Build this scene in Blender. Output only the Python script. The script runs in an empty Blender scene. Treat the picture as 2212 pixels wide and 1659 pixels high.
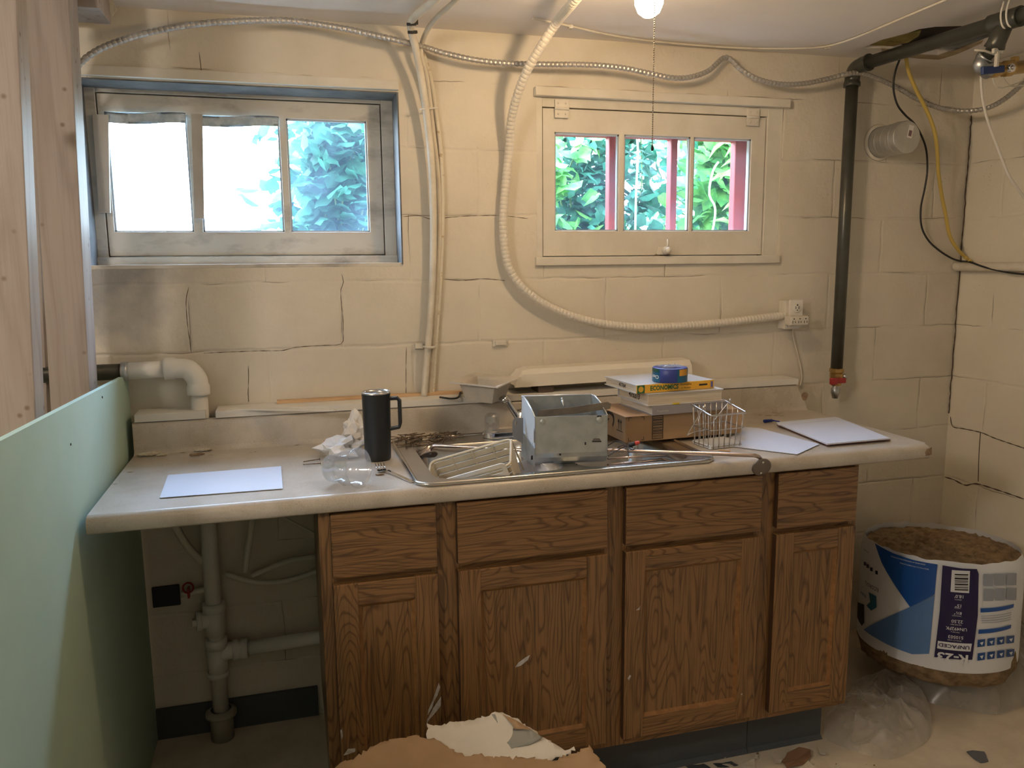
import bpy, bmesh, math, random
from mathutils import Vector, Matrix, noise
random.seed(7)
PI = math.pi
C = bpy.context.scene.collection
sc = bpy.context.scene

# ---------------------------------------------------------------- camera
CAM = Vector((0.7117, -2.4567, 1.439)); YAW, PITCH, ROLL, FPX = 0.2725, 0.1542, -0.0091, 1716.4
FW = Vector((math.sin(YAW)*math.cos(PITCH), math.cos(YAW)*math.cos(PITCH), -math.sin(PITCH)))
R0 = Vector((math.cos(YAW), -math.sin(YAW), 0)); U0 = R0.cross(FW)
RT = R0*math.cos(ROLL) + U0*math.sin(ROLL); UP = U0*math.cos(ROLL) - R0*math.sin(ROLL)
cd = bpy.data.cameras.new('camera'); cam = bpy.data.objects.new('camera', cd); C.objects.link(cam)
m = Matrix((RT, UP, -FW)).transposed().to_4x4(); m.translation = CAM
cam.matrix_world = m
cd.sensor_width = 36; cd.lens = FPX*36/2212; cd.clip_start = 0.02
sc.camera = cam
sc.view_settings.view_transform = 'Standard'; sc.view_settings.look = 'None'
sc.view_settings.gamma = 1; sc.view_settings.use_curve_mapping = False
sc.view_settings.exposure = 0.0

# ---------------------------------------------------------------- daylight
BULB = 236.0; SKY = 42.0; FILL = 84.0
w = bpy.data.worlds.new('sky'); sc.world = w; w.use_nodes = True
nt = w.node_tree; bg = nt.nodes['Background']
tc = nt.nodes.new('ShaderNodeTexCoord'); sx = nt.nodes.new('ShaderNodeSeparateXYZ'); rp = nt.nodes.new('ShaderNodeValToRGB')
nt.links.new(tc.outputs['Generated'], sx.inputs[0]); nt.links.new(sx.outputs['Z'], rp.inputs[0]); nt.links.new(rp.outputs[0], bg.inputs[0])
rp.color_ramp.elements[0].position = 0.0; rp.color_ramp.elements[0].color = (.80, .90, 1, 1)
rp.color_ramp.elements[1].position = 0.8; rp.color_ramp.elements[1].color = (.55, .72, 1, 1)
bg.inputs[1].default_value = SKY
def portal(x0, x1, z0, z1, y):
    l = bpy.data.lights.new('daylight_portal', 'AREA'); l.shape = 'RECTANGLE'; l.size = x1-x0; l.size_y = z1-z0
    l.cycles.is_portal = True
    o = bpy.data.objects.new('daylight_portal', l); C.objects.link(o)
    o.location = ((x0+x1)/2, y, (z0+z1)/2); o.rotation_euler = (-PI/2, 0, 0)
portal(.2, 1.05, 1.43, 1.93, .24); portal(1.5, 2.34, 1.43, 1.93, .24)

# ---------------------------------------------------------------- measuring: a pixel's ray cut with a plane of the room
def ray(u, v): return FW + RT*((u-1106)/FPX) - UP*((v-829.5)/FPX)
def P(u, v, ax, val):
    d = ray(u, v); t = (val-CAM[ax])/d[ax]
    return CAM + d*t
def proj(q):
    d = Vector(q)-CAM; z = d.dot(FW); return 1106+FPX*d.dot(RT)/z, 829.5-FPX*d.dot(UP)/z
def PP(u, v, p0, n):
    d = ray(u, v); n = Vector(n); return CAM + d*((Vector(p0)-CAM).dot(n)/d.dot(n))

# ---------------------------------------------------------------- materials
MATS = {}
def principled(name):
    mt = bpy.data.materials.new(name); mt.use_nodes = True
    return mt, mt.node_tree, mt.node_tree.nodes['Principled BSDF']
def N(nt, t, **k):
    n = nt.nodes.new('ShaderNode'+t)
    for a, b in k.items():
        if a in n.inputs: n.inputs[a].default_value = b
        else: setattr(n, a, b)
    return n
def mat(name, col, rough=.6, metal=0, col2=None, vscale=8, vlo=.4, vhi=.65, bump=0, bscale=60, stretch=(1, 1, 1), trans=0, alpha=1, ior=1.45, spec=.5, coat=0):
    if name in MATS: return MATS[name]
    mt, nt, b = principled(name); L = nt.links.new
    b.inputs['Base Color'].default_value = (*col, 1); b.inputs['Roughness'].default_value = rough
    b.inputs['Metallic'].default_value = metal; b.inputs['IOR'].default_value = ior
    b.inputs['Transmission Weight'].default_value = trans; b.inputs['Alpha'].default_value = alpha
    b.inputs['Specular IOR Level'].default_value = spec; b.inputs['Coat Weight'].default_value = coat
    tc = N(nt, 'TexCoord'); mp = N(nt, 'Mapping'); mp.inputs['Scale'].default_value = stretch; L(tc.outputs['Object'], mp.inputs[0])
    if col2:
        nz = N(nt, 'TexNoise', Scale=vscale, Detail=6, Roughness=.6); L(mp.outputs[0], nz.inputs['Vector'])
        r = N(nt, 'ValToRGB'); r.color_ramp.elements[0].position = vlo; r.color_ramp.elements[1].position = vhi
        r.color_ramp.elements[0].color = (*col, 1); r.color_ramp.elements[1].color = (*col2, 1)
        L(nz.outputs['Fac'], r.inputs[0]); L(r.outputs[0], b.inputs['Base Color'])
    if bump:
        nz = N(nt, 'TexNoise', Scale=bscale, Detail=5); L(mp.outputs[0], nz.inputs['Vector'])
        bp = N(nt, 'Bump', Strength=bump, Distance=.002); L(nz.outputs['Fac'], bp.inputs['Height']); L(bp.outputs[0], b.inputs['Normal'])
    MATS[name] = mt; return mt

def block_wall(name, axis, x0, col, col2, dirt=False):
    """painted concrete block: courses of 0.197 m, blocks of 0.429 m, soft joints with cracks"""
    mt, nt, b = principled(name); L = nt.links.new
    tc = N(nt, 'TexCoord'); sp = N(nt, 'SeparateXYZ'); L(tc.outputs['Object'], sp.inputs[0])
    cb = N(nt, 'CombineXYZ')
    ax = N(nt, 'Math', operation='ADD'); L(sp.outputs[axis], ax.inputs[0]); ax.inputs[1].default_value = 8.58-x0
    az = N(nt, 'Math', operation='ADD'); L(sp.outputs['Z'], az.inputs[0]); az.inputs[1].default_value = 1.971-.9867
    L(ax.outputs[0], cb.inputs[0]); L(az.outputs[0], cb.inputs[1])
    wob = N(nt, 'TexNoise', Scale=9, Detail=4); L(tc.outputs['Object'], wob.inputs['Vector'])
    wv = N(nt, 'VectorMath', operation='SCALE'); wv.inputs['Scale'].default_value = .018; L(wob.outputs['Color'], wv.inputs[0])
    va = N(nt, 'VectorMath', operation='ADD'); L(cb.outputs[0], va.inputs[0]); L(wv.outputs[0], va.inputs[1])
    vs = N(nt, 'VectorMath', operation='SUBTRACT'); L(va.outputs[0], vs.inputs[0]); vs.inputs[1].default_value = (.009, .009, 0)
    def brick(ms, smooth):
        k = N(nt, 'TexBrick'); L(vs.outputs[0], k.inputs['Vector'])
        k.inputs['Scale'].default_value = 1; k.inputs['Mortar Size'].default_value = ms; k.inputs['Mortar Smooth'].default_value = smooth
        k.inputs['Brick Width'].default_value = .429; k.inputs['Row Height'].default_value = .1971; k.offset = .5; k.offset_frequency = 2
        return k
    wide = brick(.008, 1.0); fine = brick(.0016, .3)
    n1 = N(nt, 'TexNoise', Scale=4, Detail=7, Roughness=.6); L(tc.outputs['Object'], n1.inputs['Vector'])
    r1 = N(nt, 'ValToRGB'); L(n1.outputs['Fac'], r1.inputs[0])
    r1.color_ramp.elements[0].position = .35; r1.color_ramp.elements[1].position = .7
    r1.color_ramp.elements[0].color = (*col, 1); r1.color_ramp.elements[1].color = (*col2, 1)
    # cracks: fine joint where a slow noise is high
    n2 = N(nt, 'TexNoise', Scale=5.5, Detail=2); L(tc.outputs['Object'], n2.inputs['Vector'])
    r2 = N(nt, 'ValToRGB'); L(n2.outputs['Fac'], r2.inputs[0]); r2.color_ramp.elements[0].position = .50; r2.color_ramp.elements[1].position = .60
    mu = N(nt, 'Math', operation='MULTIPLY'); L(fine.outputs['Fac'], mu.inputs[0]); L(r2.outputs[0], mu.inputs[1])
    m8 = N(nt, 'Math', operation='MULTIPLY'); L(mu.outputs[0], m8.inputs[0]); m8.inputs[1].default_value = .55
    # pits and specks
    vo = N(nt, 'TexVoronoi', Scale=60); L(tc.outputs['Object'], vo.inputs['Vector'])
    n3 = N(nt, 'TexNoise', Scale=3.2, Detail=2); L(tc.outputs['Object'], n3.inputs['Vector'])
    thr = N(nt, 'MapRange'); thr.inputs['From Min'].default_value = .53; thr.inputs['From Max'].default_value = .75; thr.inputs['To Min'].default_value = 0; thr.inputs['To Max'].default_value = .15
    L(n3.outputs['Fac'], thr.inputs['Value'])
    pit = N(nt, 'Math', operation='LESS_THAN'); L(vo.outputs['Distance'], pit.inputs[0]); L(thr.outputs[0], pit.inputs[1])
    p8 = N(nt, 'Math', operation='MULTIPLY'); L(pit.outputs[0], p8.inputs[0]); p8.inputs[1].default_value = .3
    mx = N(nt, 'Math', operation='MAXIMUM'); L(m8.outputs[0], mx.inputs[0]); L(p8.outputs[0], mx.inputs[1])
    mc = N(nt, 'MixRGB'); L(mx.outputs[0], mc.inputs[0]); L(r1.outputs[0], mc.inputs[1]); mc.inputs[2].default_value = (.12, .09, .06, 1)
    last = mc
    if dirt:   # grime and bare grey cement round the left window
        gx = N(nt, 'VectorMath', operation='DISTANCE'); L(tc.outputs['Object'], gx.inputs[0]); gx.inputs[1].default_value = (.18, 0, 1.50)
        gr = N(nt, 'MapRange'); gr.inputs['From Min'].default_value = .10; gr.inputs['From Max'].default_value = .42; gr.inputs['To Min'].default_value = 1; gr.inputs['To Max'].default_value = 0
        L(gx.outputs['Value'], gr.inputs['Value'])
        n4 = N(nt, 'TexNoise', Scale=9, Detail=6); L(tc.outputs['Object'], n4.inputs['Vector'])
        ad = N(nt, 'Math', operation='ADD'); L(gr.outputs[0], ad.inputs[0]); L(n4.outputs['Fac'], ad.inputs[1])
        rr = N(nt, 'MapRange'); rr.inputs['From Min'].default_value = .85; rr.inputs['From Max'].default_value = 1.35; rr.inputs['To Max'].default_value = .8; L(ad.outputs[0], rr.inputs['Value'])
        md = N(nt, 'MixRGB'); L(rr.outputs[0], md.inputs[0]); L(mc.outputs[0], md.inputs[1]); md.inputs[2].default_value = (.22, .22, .22, 1)
        last = md
    L(last.outputs[0], b.inputs['Base Color']); b.inputs['Roughness'].default_value = .55
    # relief
    n5 = N(nt, 'TexNoise', Scale=70, Detail=6, Roughness=.65); L(tc.outputs['Object'], n5.inputs['Vector'])
    n6 = N(nt, 'TexNoise', Scale=11, Detail=6); L(tc.outputs['Object'], n6.inputs['Vector'])
    h1 = N(nt, 'Math', operation='MULTIPLY_ADD'); L(n5.outputs['Fac'], h1.inputs[0]); h1.inputs[1].default_value = .30; L(n6.outputs['Fac'], h1.inputs[2])
    n7 = N(nt, 'TexNoise', Scale=2.3, Detail=2); L(tc.outputs['Object'], n7.inputs['Vector'])
    q7 = N(nt, 'MapRange'); L(n7.outputs['Fac'], q7.inputs['Value']); q7.inputs['From Min'].default_value = .38; q7.inputs['From Max'].default_value = .62; q7.inputs['To Min'].default_value = .25
    q8 = N(nt, 'MapRange'); L(sp.outputs['Z'], q8.inputs['Value']); q8.inputs['From Min'].default_value = 1.90; q8.inputs['From Max'].default_value = 1.96; q8.inputs['To Min'].default_value = 1; q8.inputs['To Max'].default_value = 0 if dirt else .6
    q9 = N(nt, 'Math', operation='MULTIPLY'); L(q7.outputs[0], q9.inputs[0]); L(q8.outputs[0], q9.inputs[1])
    q10 = N(nt, 'Math', operation='MULTIPLY'); L(q9.outputs[0], q10.inputs[0]); L(wide.outputs['Fac'], q10.inputs[1])
    h2 = N(nt, 'Math', operation='MULTIPLY_ADD'); L(q10.outputs[0], h2.inputs[0]); h2.inputs[1].default_value = -.42; L(h1.outputs[0], h2.inputs[2])
    h3 = N(nt, 'Math', operation='MULTIPLY_ADD'); L(mx.outputs[0], h3.inputs[0]); h3.inputs[1].default_value = -.7; L(h2.outputs[0], h3.inputs[2])
    bp = N(nt, 'Bump', Strength=.75, Distance=.006); L(h3.outputs[0], bp.inputs['Height']); L(bp.outputs[0], b.inputs['Normal'])
    return mt

def wood(name, c_light, c_dark, grain='Z', rings=9, rough=.45, distort=6, fine=1.0, coat=0, knots=False):
    """grain runs along one axis; bands plus pores"""
    if name in MATS: return MATS[name]
    mt, nt, b = principled(name); L = nt.links.new
    tc = N(nt, 'TexCoord'); oi = N(nt, 'ObjectInfo'); ml = N(nt, 'Math', operation='MULTIPLY'); L(oi.outputs['Random'], ml.inputs[0]); ml.inputs[1].default_value = 13
    va = N(nt, 'VectorMath', operation='ADD'); L(tc.outputs['Object'], va.inputs[0]); L(ml.outputs[0], va.inputs[1])
    s = {'X': (.13, 1, 1), 'Y': (1, .13, 1), 'Z': (1, 1, .13)}[grain]
    s2 = {'X': (.03, 1, 1), 'Y': (1, .03, 1), 'Z': (1, 1, .03)}[grain]
    mp = N(nt, 'Mapping'); mp.inputs['Scale'].default_value = s; L(va.outputs[0], mp.inputs[0])
    mp2 = N(nt, 'Mapping'); mp2.inputs['Scale'].default_value = s2; L(va.outputs[0], mp2.inputs[0])
    nz = N(nt, 'TexNoise', Scale=6.5, Detail=3, Roughness=.45); L(mp.outputs[0], nz.inputs['Vector'])
    mm = N(nt, 'Math', operation='MULTIPLY'); L(nz.outputs['Fac'], mm.inputs[0]); mm.inputs[1].default_value = rings*distort/6*5.2
    fr = N(nt, 'Math', operation='PINGPONG'); L(mm.outputs[0], fr.inputs[0]); fr.inputs[1].default_value = .5
    r = N(nt, 'ValToRGB'); L(fr.outputs[0], r.inputs[0]); r.color_ramp.elements[0].position = .0; r.color_ramp.elements[1].position = .20
    r.color_ramp.elements[0].color = (*c_dark, 1); r.color_ramp.elements[1].color = (*c_light, 1)
    n2 = N(nt, 'TexNoise', Scale=190, Detail=3, Roughness=.6); L(mp2.outputs[0], n2.inputs['Vector'])
    r2 = N(nt, 'ValToRGB'); L(n2.outputs['Fac'], r2.inputs[0]); r2.color_ramp.elements[0].position = .36; r2.color_ramp.elements[1].position = .52
    lo = 1-.45*fine; r2.color_ramp.elements[0].color = (lo, lo, lo, 1)
    mx = N(nt, 'MixRGB', blend_type='MULTIPLY'); mx.inputs[0].default_value = 1; L(r.outputs[0], mx.inputs[1]); L(r2.outputs[0], mx.inputs[2])
    last = mx
    if knots:
        vo = N(nt, 'TexVoronoi', Scale=20); L(va.outputs[0], vo.inputs['Vector'])
        kr = N(nt, 'MapRange'); kr.inputs['From Min'].default_value = .05; kr.inputs['From Max'].default_value = .14; kr.inputs['To Min'].default_value = .65; kr.inputs['To Max'].default_value = 0
        L(vo.outputs['Distance'], kr.inputs['Value'])
        mk = N(nt, 'MixRGB'); L(kr.outputs[0], mk.inputs[0]); L(mx.outputs[0], mk.inputs[1]); mk.inputs[2].default_value = (.10, .04, .02, 1); last = mk
    L(last.outputs[0], b.inputs['Base Color']); b.inputs['Roughness'].default_value = rough; b.inputs['Coat Weight'].default_value = coat
    bp = N(nt, 'Bump', Strength=.25, Distance=.001); L(n2.outputs['Fac'], bp.inputs['Height']); L(bp.outputs[0], b.inputs['Normal'])
    MATS[name] = mt; return mt

def speckle(name, base, d1, d2, rough=.3):
    mt, nt, b = principled(name); L = nt.links.new
    tc = N(nt, 'TexCoord')
    a = N(nt, 'TexNoise', Scale=700, Detail=2); L(tc.outputs['Object'], a.inputs['Vector'])
    ra = N(nt, 'ValToRGB'); L(a.outputs['Fac'], ra.inputs[0]); e = ra.color_ramp.elements
    e[0].position = .30; e[0].color = (*d1, 1); e[1].position = .46; e[1].color = (*base, 1)
    k = e.new(.66); k.color = (*base, 1); k = e.new(.74); k.color = (*d2, 1)
    c = N(nt, 'TexNoise', Scale=5, Detail=8, Roughness=.65); L(tc.outputs['Object'], c.inputs['Vector'])
    rc = N(nt, 'ValToRGB'); L(c.outputs['Fac'], rc.inputs[0]); rc.color_ramp.elements[0].position = .42; rc.color_ramp.elements[1].position = .62
    rc.color_ramp.elements[0].color = (0, 0, 0, 1); rc.color_ramp.elements[1].color = (.45, .45, .45, 1)
    mx = N(nt, 'MixRGB'); L(rc.outputs[0], mx.inputs[0]); L(ra.outputs[0], mx.inputs[1]); mx.inputs[2].default_value = (.66, .62, .57, 1)
    L(mx.outputs[0], b.inputs['Base Color'])
    rg = N(nt, 'MapRange'); L(c.outputs['Fac'], rg.inputs['Value']); rg.inputs['From Min'].default_value = .35; rg.inputs['From Max'].default_value = .65
    rg.inputs['To Min'].default_value = rough; rg.inputs['To Max'].default_value = rough+.08; L(rg.outputs[0], b.inputs['Roughness'])
    MATS[name] = mt; return mt

def clear(name, tint=(1, 1, 1), haze=.1, hazecol=(.8, .85, .9), gloss=.08, grough=.05, dirtscale=6, blotch=.0, edge=0):
    """clear sheet: lets light straight through, with a film of dirt that scatters it and a sheen"""
    mt = bpy.data.materials.new(name); mt.use_nodes = True; nt = mt.node_tree; nt.nodes.clear(); L = nt.links.new
    out = N(nt, 'OutputMaterial'); tr = N(nt, 'BsdfTransparent'); tr.inputs[0].default_value = (*tint, 1)
    df = N(nt, 'BsdfDiffuse'); df.inputs[0].default_value = (*hazecol, 1); tl = N(nt, 'BsdfTranslucent'); tl.inputs[0].default_value = (*hazecol, 1)
    m0 = N(nt, 'MixShader'); m0.inputs[0].default_value = .5; L(df.outputs[0], m0.inputs[1]); L(tl.outputs[0], m0.inputs[2])
    m1 = N(nt, 'MixShader'); L(tr.outputs[0], m1.inputs[1]); L(m0.outputs[0], m1.inputs[2])
    tc = N(nt, 'TexCoord'); nz = N(nt, 'TexNoise', Scale=dirtscale, Detail=5); L(tc.outputs['Object'], nz.inputs['Vector'])
    mr = N(nt, 'MapRange'); L(nz.outputs['Fac'], mr.inputs['Value']); mr.inputs['From Min'].default_value = .35; mr.inputs['From Max'].default_value = .65
    mr.inputs['To Min'].default_value = haze; mr.inputs['To Max'].default_value = haze+blotch; L(mr.outputs[0], m1.inputs[0])
    if edge:   # film seen edge-on is milkier
        lw = N(nt, 'LayerWeight', Blend=.5); pw = N(nt, 'Math', operation='POWER'); L(lw.outputs['Facing'], pw.inputs[0]); pw.inputs[1].default_value = 2.2
        ma = N(nt, 'Math', operation='MULTIPLY_ADD'); L(pw.outputs[0], ma.inputs[0]); ma.inputs[1].default_value = edge; L(mr.outputs[0], ma.inputs[2]); L(ma.outputs[0], m1.inputs[0])
    gl = N(nt, 'BsdfGlossy'); gl.inputs['Roughness'].default_value = grough
    m2 = N(nt, 'MixShader'); m2.inputs[0].default_value = gloss; L(m1.outputs[0], m2.inputs[1]); L(gl.outputs[0], m2.inputs[2])
    L(m2.outputs[0], out.inputs[0]); MATS[name] = mt; return mt

def glow(name, col, s):
    mt = bpy.data.materials.new(name); mt.use_nodes = True; nt = mt.node_tree; nt.nodes.clear()
    e = N(nt, 'Emission'); e.inputs[0].default_value = (*col, 1); e.inputs[1].default_value = s
    o = N(nt, 'OutputMaterial'); nt.links.new(e.outputs[0], o.inputs[0]); return mt

# ---------------------------------------------------------------- mesh builder
def frame(d):
    d = d.normalized(); h = Vector((0, 0, 1)) if abs(d.z) < .9 else Vector((1, 0, 0))
    a = d.cross(h).normalized(); return a, a.cross(d).normalized()
class MB:
    def __init__(s): s.v = []; s.f = []; s.m = []; s.sm = []; s.mi = 0; s.smooth = False
    def face(s, idx): s.f.append(tuple(idx)); s.m.append(s.mi); s.sm.append(s.smooth)
    def add(s, vs, fs, smooth=None):
        o = len(s.v); s.v += [Vector(q) for q in vs]
        k = s.smooth
        if smooth is not None: s.smooth = smooth
        for f in fs: s.face([i+o for i in f])
        s.smooth = k; return s
    def box(s, x0, x1, y0, y1, z0, z1, M=None, bev=0):
        if bev:
            bm = bmesh.new(); bmesh.ops.create_cube(bm, size=1)
            for q in bm.verts: q.co = Vector(((x0+x1)/2+q.co.x*(x1-x0), (y0+y1)/2+q.co.y*(y1-y0), (z0+z1)/2+q.co.z*(z1-z0)))
            bmesh.ops.bevel(bm, geom=bm.edges[:], offset=bev, segments=2, affect='EDGES', profile=.6)
            return s.bm(bm, M)
        vs = [Vector((x, y, z)) for z in (z0, z1) for y in (y0, y1) for x in (x0, x1)]
        if M: vs = [M @ q for q in vs]
        return s.add(vs, [(0, 2, 3, 1), (4, 5, 7, 6), (0, 1, 5, 4), (2, 6, 7, 3), (0, 4, 6, 2), (1, 3, 7, 5)])
    def bm(s, bm, M=None, smooth=None):
        bm.verts.index_update(); vs = [(M @ q.co) if M else q.co.copy() for q in bm.verts]
        fs = [[q.index for q in f.verts] for f in bm.faces]; bm.free(); return s.add(vs, fs, smooth)
    def tube(s, pts, r, n=10, cap=True, rf=None, smooth=True):
        pts = [Vector(p) for p in pts]; K = len(pts); o = len(s.v)
        t0 = (pts[1]-pts[0]); a, b = frame(t0)
        for i, p in enumerate(pts):
            t = (pts[min(i+1, K-1)]-pts[max(i-1, 0)]).normalized()
            a = (a - t*a.dot(t)).normalized(); b = t.cross(a)
            rr = rf(i) if rf else (r[i] if isinstance(r, (list, tuple)) else r)
            for k in range(n):
                q = 2*PI*k/n; s.v.append(p + a*(rr*math.cos(q)) + b*(rr*math.sin(q)))
        k0 = s.smooth; s.smooth = smooth
        for i in range(K-1):
            for k in range(n): s.face((o+i*n+k, o+i*n+(k+1) % n, o+(i+1)*n+(k+1) % n, o+(i+1)*n+k))
        s.smooth = False
        if cap: s.face([o+k for k in range(n)][::-1]); s.face([o+(K-1)*n+k for k in range(n)])
        s.smooth = k0; return s
    def rod(s, a, b, r, n=10): return s.tube([a, b], r, n)
    def lathe(s, prof, c=(0, 0, 0), n=28, ax=None, smooth=True, M=None):
        """prof: list of (radius, height) round an axis through c"""
        c = Vector(c); d = Vector(ax).normalized() if ax else Vector((0, 0, 1)); a, b = frame(d) if ax else (Vector((1, 0, 0)), Vector((0, 1, 0)))
        o = len(s.v)
        for r, h in prof:
            for k in range(n):
                q = 2*PI*k/n; s.v.append(c + d*h + a*(r*math.cos(q)) + b*(r*math.sin(q)))
        k0 = s.smooth; s.smooth = smooth
        for i in range(len(prof)-1):
            for k in range(n): s.face((o+i*n+k, o+i*n+(k+1) % n, o+(i+1)*n+(k+1) % n, o+(i+1)*n+k))
        s.smooth = k0; return s
    def cyl(s, a, b, r, n=24, r2=None):
        a = Vector(a); b = Vector(b); h = (b-a).length; r2 = r if r2 is None else r2
        e = min(.0012, r*.2)
        return s.lathe([(0, 0), (r-e, 0), (r, e), (r2, h-e), (r2-e, h), (0, h)], a, n, b-a)
    def ball(s, c, r, n=12, sc3=(1, 1, 1)):
        bm = bmesh.new(); bmesh.ops.create_uvsphere(bm, u_segments=n, v_segments=max(6, n//2+2), radius=r)
        return s.bm(bm, Matrix.Translation(Vector(c)) @ Matrix.Diagonal((*sc3, 1)), True)
    def plate(s, outer, holes=(), th=.01, fn=None):
        """outline (with holes) in 2D, thickened; fn maps (a, b, depth) to space"""
        bm = bmesh.new()
        def loop(ps):
            vs = [bm.verts.new((p[0], p[1], 0)) for p in ps]
            return [bm.edges.new((vs[i], vs[(i+1) % len(vs)])) for i in range(len(vs))]
        es = loop(outer)
        for h in holes: es += loop(h)
        bmesh.ops.triangle_fill(bm, use_beauty=True, use_dissolve=False, edges=es, normal=(0, 0, 1))
        if th:
            g = bmesh.ops.extrude_face_region(bm, geom=bm.faces[:])
            for q in g['geom']:
                if isinstance(q, bmesh.types.BMVert): q.co.z += th
        bmesh.ops.recalc_face_normals(bm, faces=bm.faces[:])
        bm.verts.index_update()
        vs = [fn(*q.co) if fn else q.co.copy() for q in bm.verts]; fs = [[q.index for q in f.verts] for f in bm.faces]; bm.free()
        return s.add(vs, fs)
    def sheet(s, pts, th):
        """a flat polygon in space given thickness"""
        pts = [Vector(p) for p in pts]; n = (pts[1]-pts[0]).cross(pts[2]-pts[0]).normalized()*th; K = len(pts)
        return s.add(pts+[p+n for p in pts], [tuple(range(K))[::-1], tuple(range(K, 2*K))]+[(i, (i+1) % K, (i+1) % K+K, i+K) for i in range(K)])
    def grid(s, nx, ny, fn, th=0, smooth=True):
        vs = [Vector(fn(i/(nx-1), j/(ny-1))) for j in range(ny) for i in range(nx)]
        fs = [(j*nx+i, j*nx+i+1, (j+1)*nx+i+1, (j+1)*nx+i) for j in range(ny-1) for i in range(nx-1)]
        if th:
            K = len(vs); vs += [q-Vector((0, 0, th)) for q in vs]; fs += [tuple(K+i for i in f[::-1]) for f in fs]
            rim = [i for i in range(nx)]+[j*nx+nx-1 for j in range(1, ny)]+[(ny-1)*nx+i for i in range(nx-2, -1, -1)]+[j*nx for j in range(ny-2, 0, -1)]
            fs += [(rim[(i+1) % len(rim)], rim[i], rim[i]+K, rim[(i+1) % len(rim)]+K) for i in range(len(rim))]
        return s.add(vs, fs, smooth)
    def mesh(s, name, mats, org):
        me = bpy.data.meshes.new(name); me.from_pydata([q-org for q in s.v], [], s.f)
        for mt in (mats if isinstance(mats, (list, tuple)) else [mats]): me.materials.append(mt)
        me.polygons.foreach_set('material_index', s.m); me.polygons.foreach_set('use_smooth', s.sm); me.update(); return me
    def build(s, name, mats, parent=None, org=None, bev=0, fix=True):
        if org is None:
            if parent: org = ORG[parent.name]
            else:
                xs = [q.x for q in s.v]; ys = [q.y for q in s.v]; zs = [q.z for q in s.v]
                org = Vector(((min(xs)+max(xs))/2, (min(ys)+max(ys))/2, min(zs)))
        org = Vector(org); me = s.mesh(name, mats, org)
        if fix:
            bm = bmesh.new(); bm.from_mesh(me); bmesh.ops.recalc_face_normals(bm, faces=bm.faces[:]); bm.to_mesh(me); bm.free()
        o = bpy.data.objects.new(name, me); C.objects.link(o); ORG[o.name] = org.copy()
        if parent: o.parent = parent; o.location = org-ORG[parent.name]
        else: o.location = org
        if bev:
            md = o.modifiers.new('edge', 'BEVEL'); md.width = bev; md.segments = 2; md.limit_method = 'ANGLE'; md.angle_limit = .7
        return o
ORG = {}
def tag(o, label, cat, group=None, kind=None):
    o['label'] = label
    if cat: o['category'] = cat
    if group: o['group'] = group
    if kind: o['kind'] = kind
    return o
def thing(name, loc, label, cat, group=None):
    o = bpy.data.objects.new(name, None); C.objects.link(o); o.location = loc; o.empty_display_size = .05; ORG[o.name] = Vector(loc)
    return tag(o, label, cat, group)
def struct(o): o['kind'] = 'structure'; return o
def spline(ps, step=.01):
    """points evenly spaced along a smooth curve"""
    ps = [Vector(p) for p in ps]; q = [ps[0]*2-ps[1]]+ps+[ps[-1]*2-ps[-2]]; out = []
    for i in range(1, len(q)-2):
        for k in range(24):
            t = k/24; a, b, c, d = q[i-1:i+3]
            out.append(.5*((2*b)+(c-a)*t+(2*a-5*b+4*c-d)*t*t+(3*b-a-3*c+d)*t**3))
    out.append(ps[-1]); res = [out[0]]; acc = 0
    for i in range(1, len(out)):
        seg = (out[i]-out[i-1]).length
        if seg < 1e-9: continue
        while acc+seg >= step:
            t = (step-acc)/seg; out[i-1] = out[i-1].lerp(out[i], t); res.append(out[i-1].copy()); seg = (out[i]-out[i-1]).length; acc = 0
            if seg < 1e-9: break
        acc += seg
    res.append(out[-1]); return res
def px(pts, ax, val=None):
    return [P(q[0], q[1], ax, q[2] if len(q) > 2 else val) for q in pts]
def copy_tree(o, parent=None):
    c = o.copy(); C.objects.link(c)
    if parent: c.parent = parent
    for ch in [x for x in bpy.data.objects if x.parent == o]: copy_tree(ch, c)
    return c
def text2d(body, h, bold=0, squash=1):
    """flat lettering centred on 0,0 with capital height h: vertices and faces"""
    cu = bpy.data.curves.new('t', 'FONT'); cu.body = body; cu.align_x = 'CENTER'; cu.align_y = 'CENTER'; cu.size = 1; cu.resolution_u = 2; cu.offset = bold
    o = bpy.data.objects.new('t', cu); C.objects.link(o); dg = bpy.context.evaluated_depsgraph_get()
    me = bpy.data.meshes.new_from_object(o.evaluated_get(dg)); vs = [q.co.copy() for q in me.vertices]; fs = [tuple(f.vertices) for f in me.polygons]
    bpy.data.objects.remove(o); bpy.data.curves.remove(cu); bpy.data.meshes.remove(me)
    k = h/.70; return [(q.x*k*squash, q.y*k) for q in vs], fs
def textwid(vs): return max(q[0] for q in vs)-min(q[0] for q in vs)
def put_text(mb, body, h, fn, width=None, bold=0, rot=False):
    vs, fs = text2d(body, h, bold)
    if width: k = width/max(1e-6, textwid(vs)); vs = [(a*k, b) for a, b in vs]
    if rot: vs = [(-a, -b) for a, b in vs]
    mb.add([fn(a, b) for a, b in vs], fs)
def rrect(x0, x1, y0, y1, r, n=6):
    out = []
    for cx, cy, a in ((x1-r, y1-r, 0), (x0+r, y1-r, 90), (x0+r, y0+r, 180), (x1-r, y0+r, 270)):
        for k in range(n+1):
            q = math.radians(a+90*k/n); out.append((cx+r*math.cos(q), cy+r*math.sin(q)))
    return out
def rect(x0, x1, y0, y1): return [(x0, y0), (x1, y0), (x1, y1), (x0, y1)]
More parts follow.
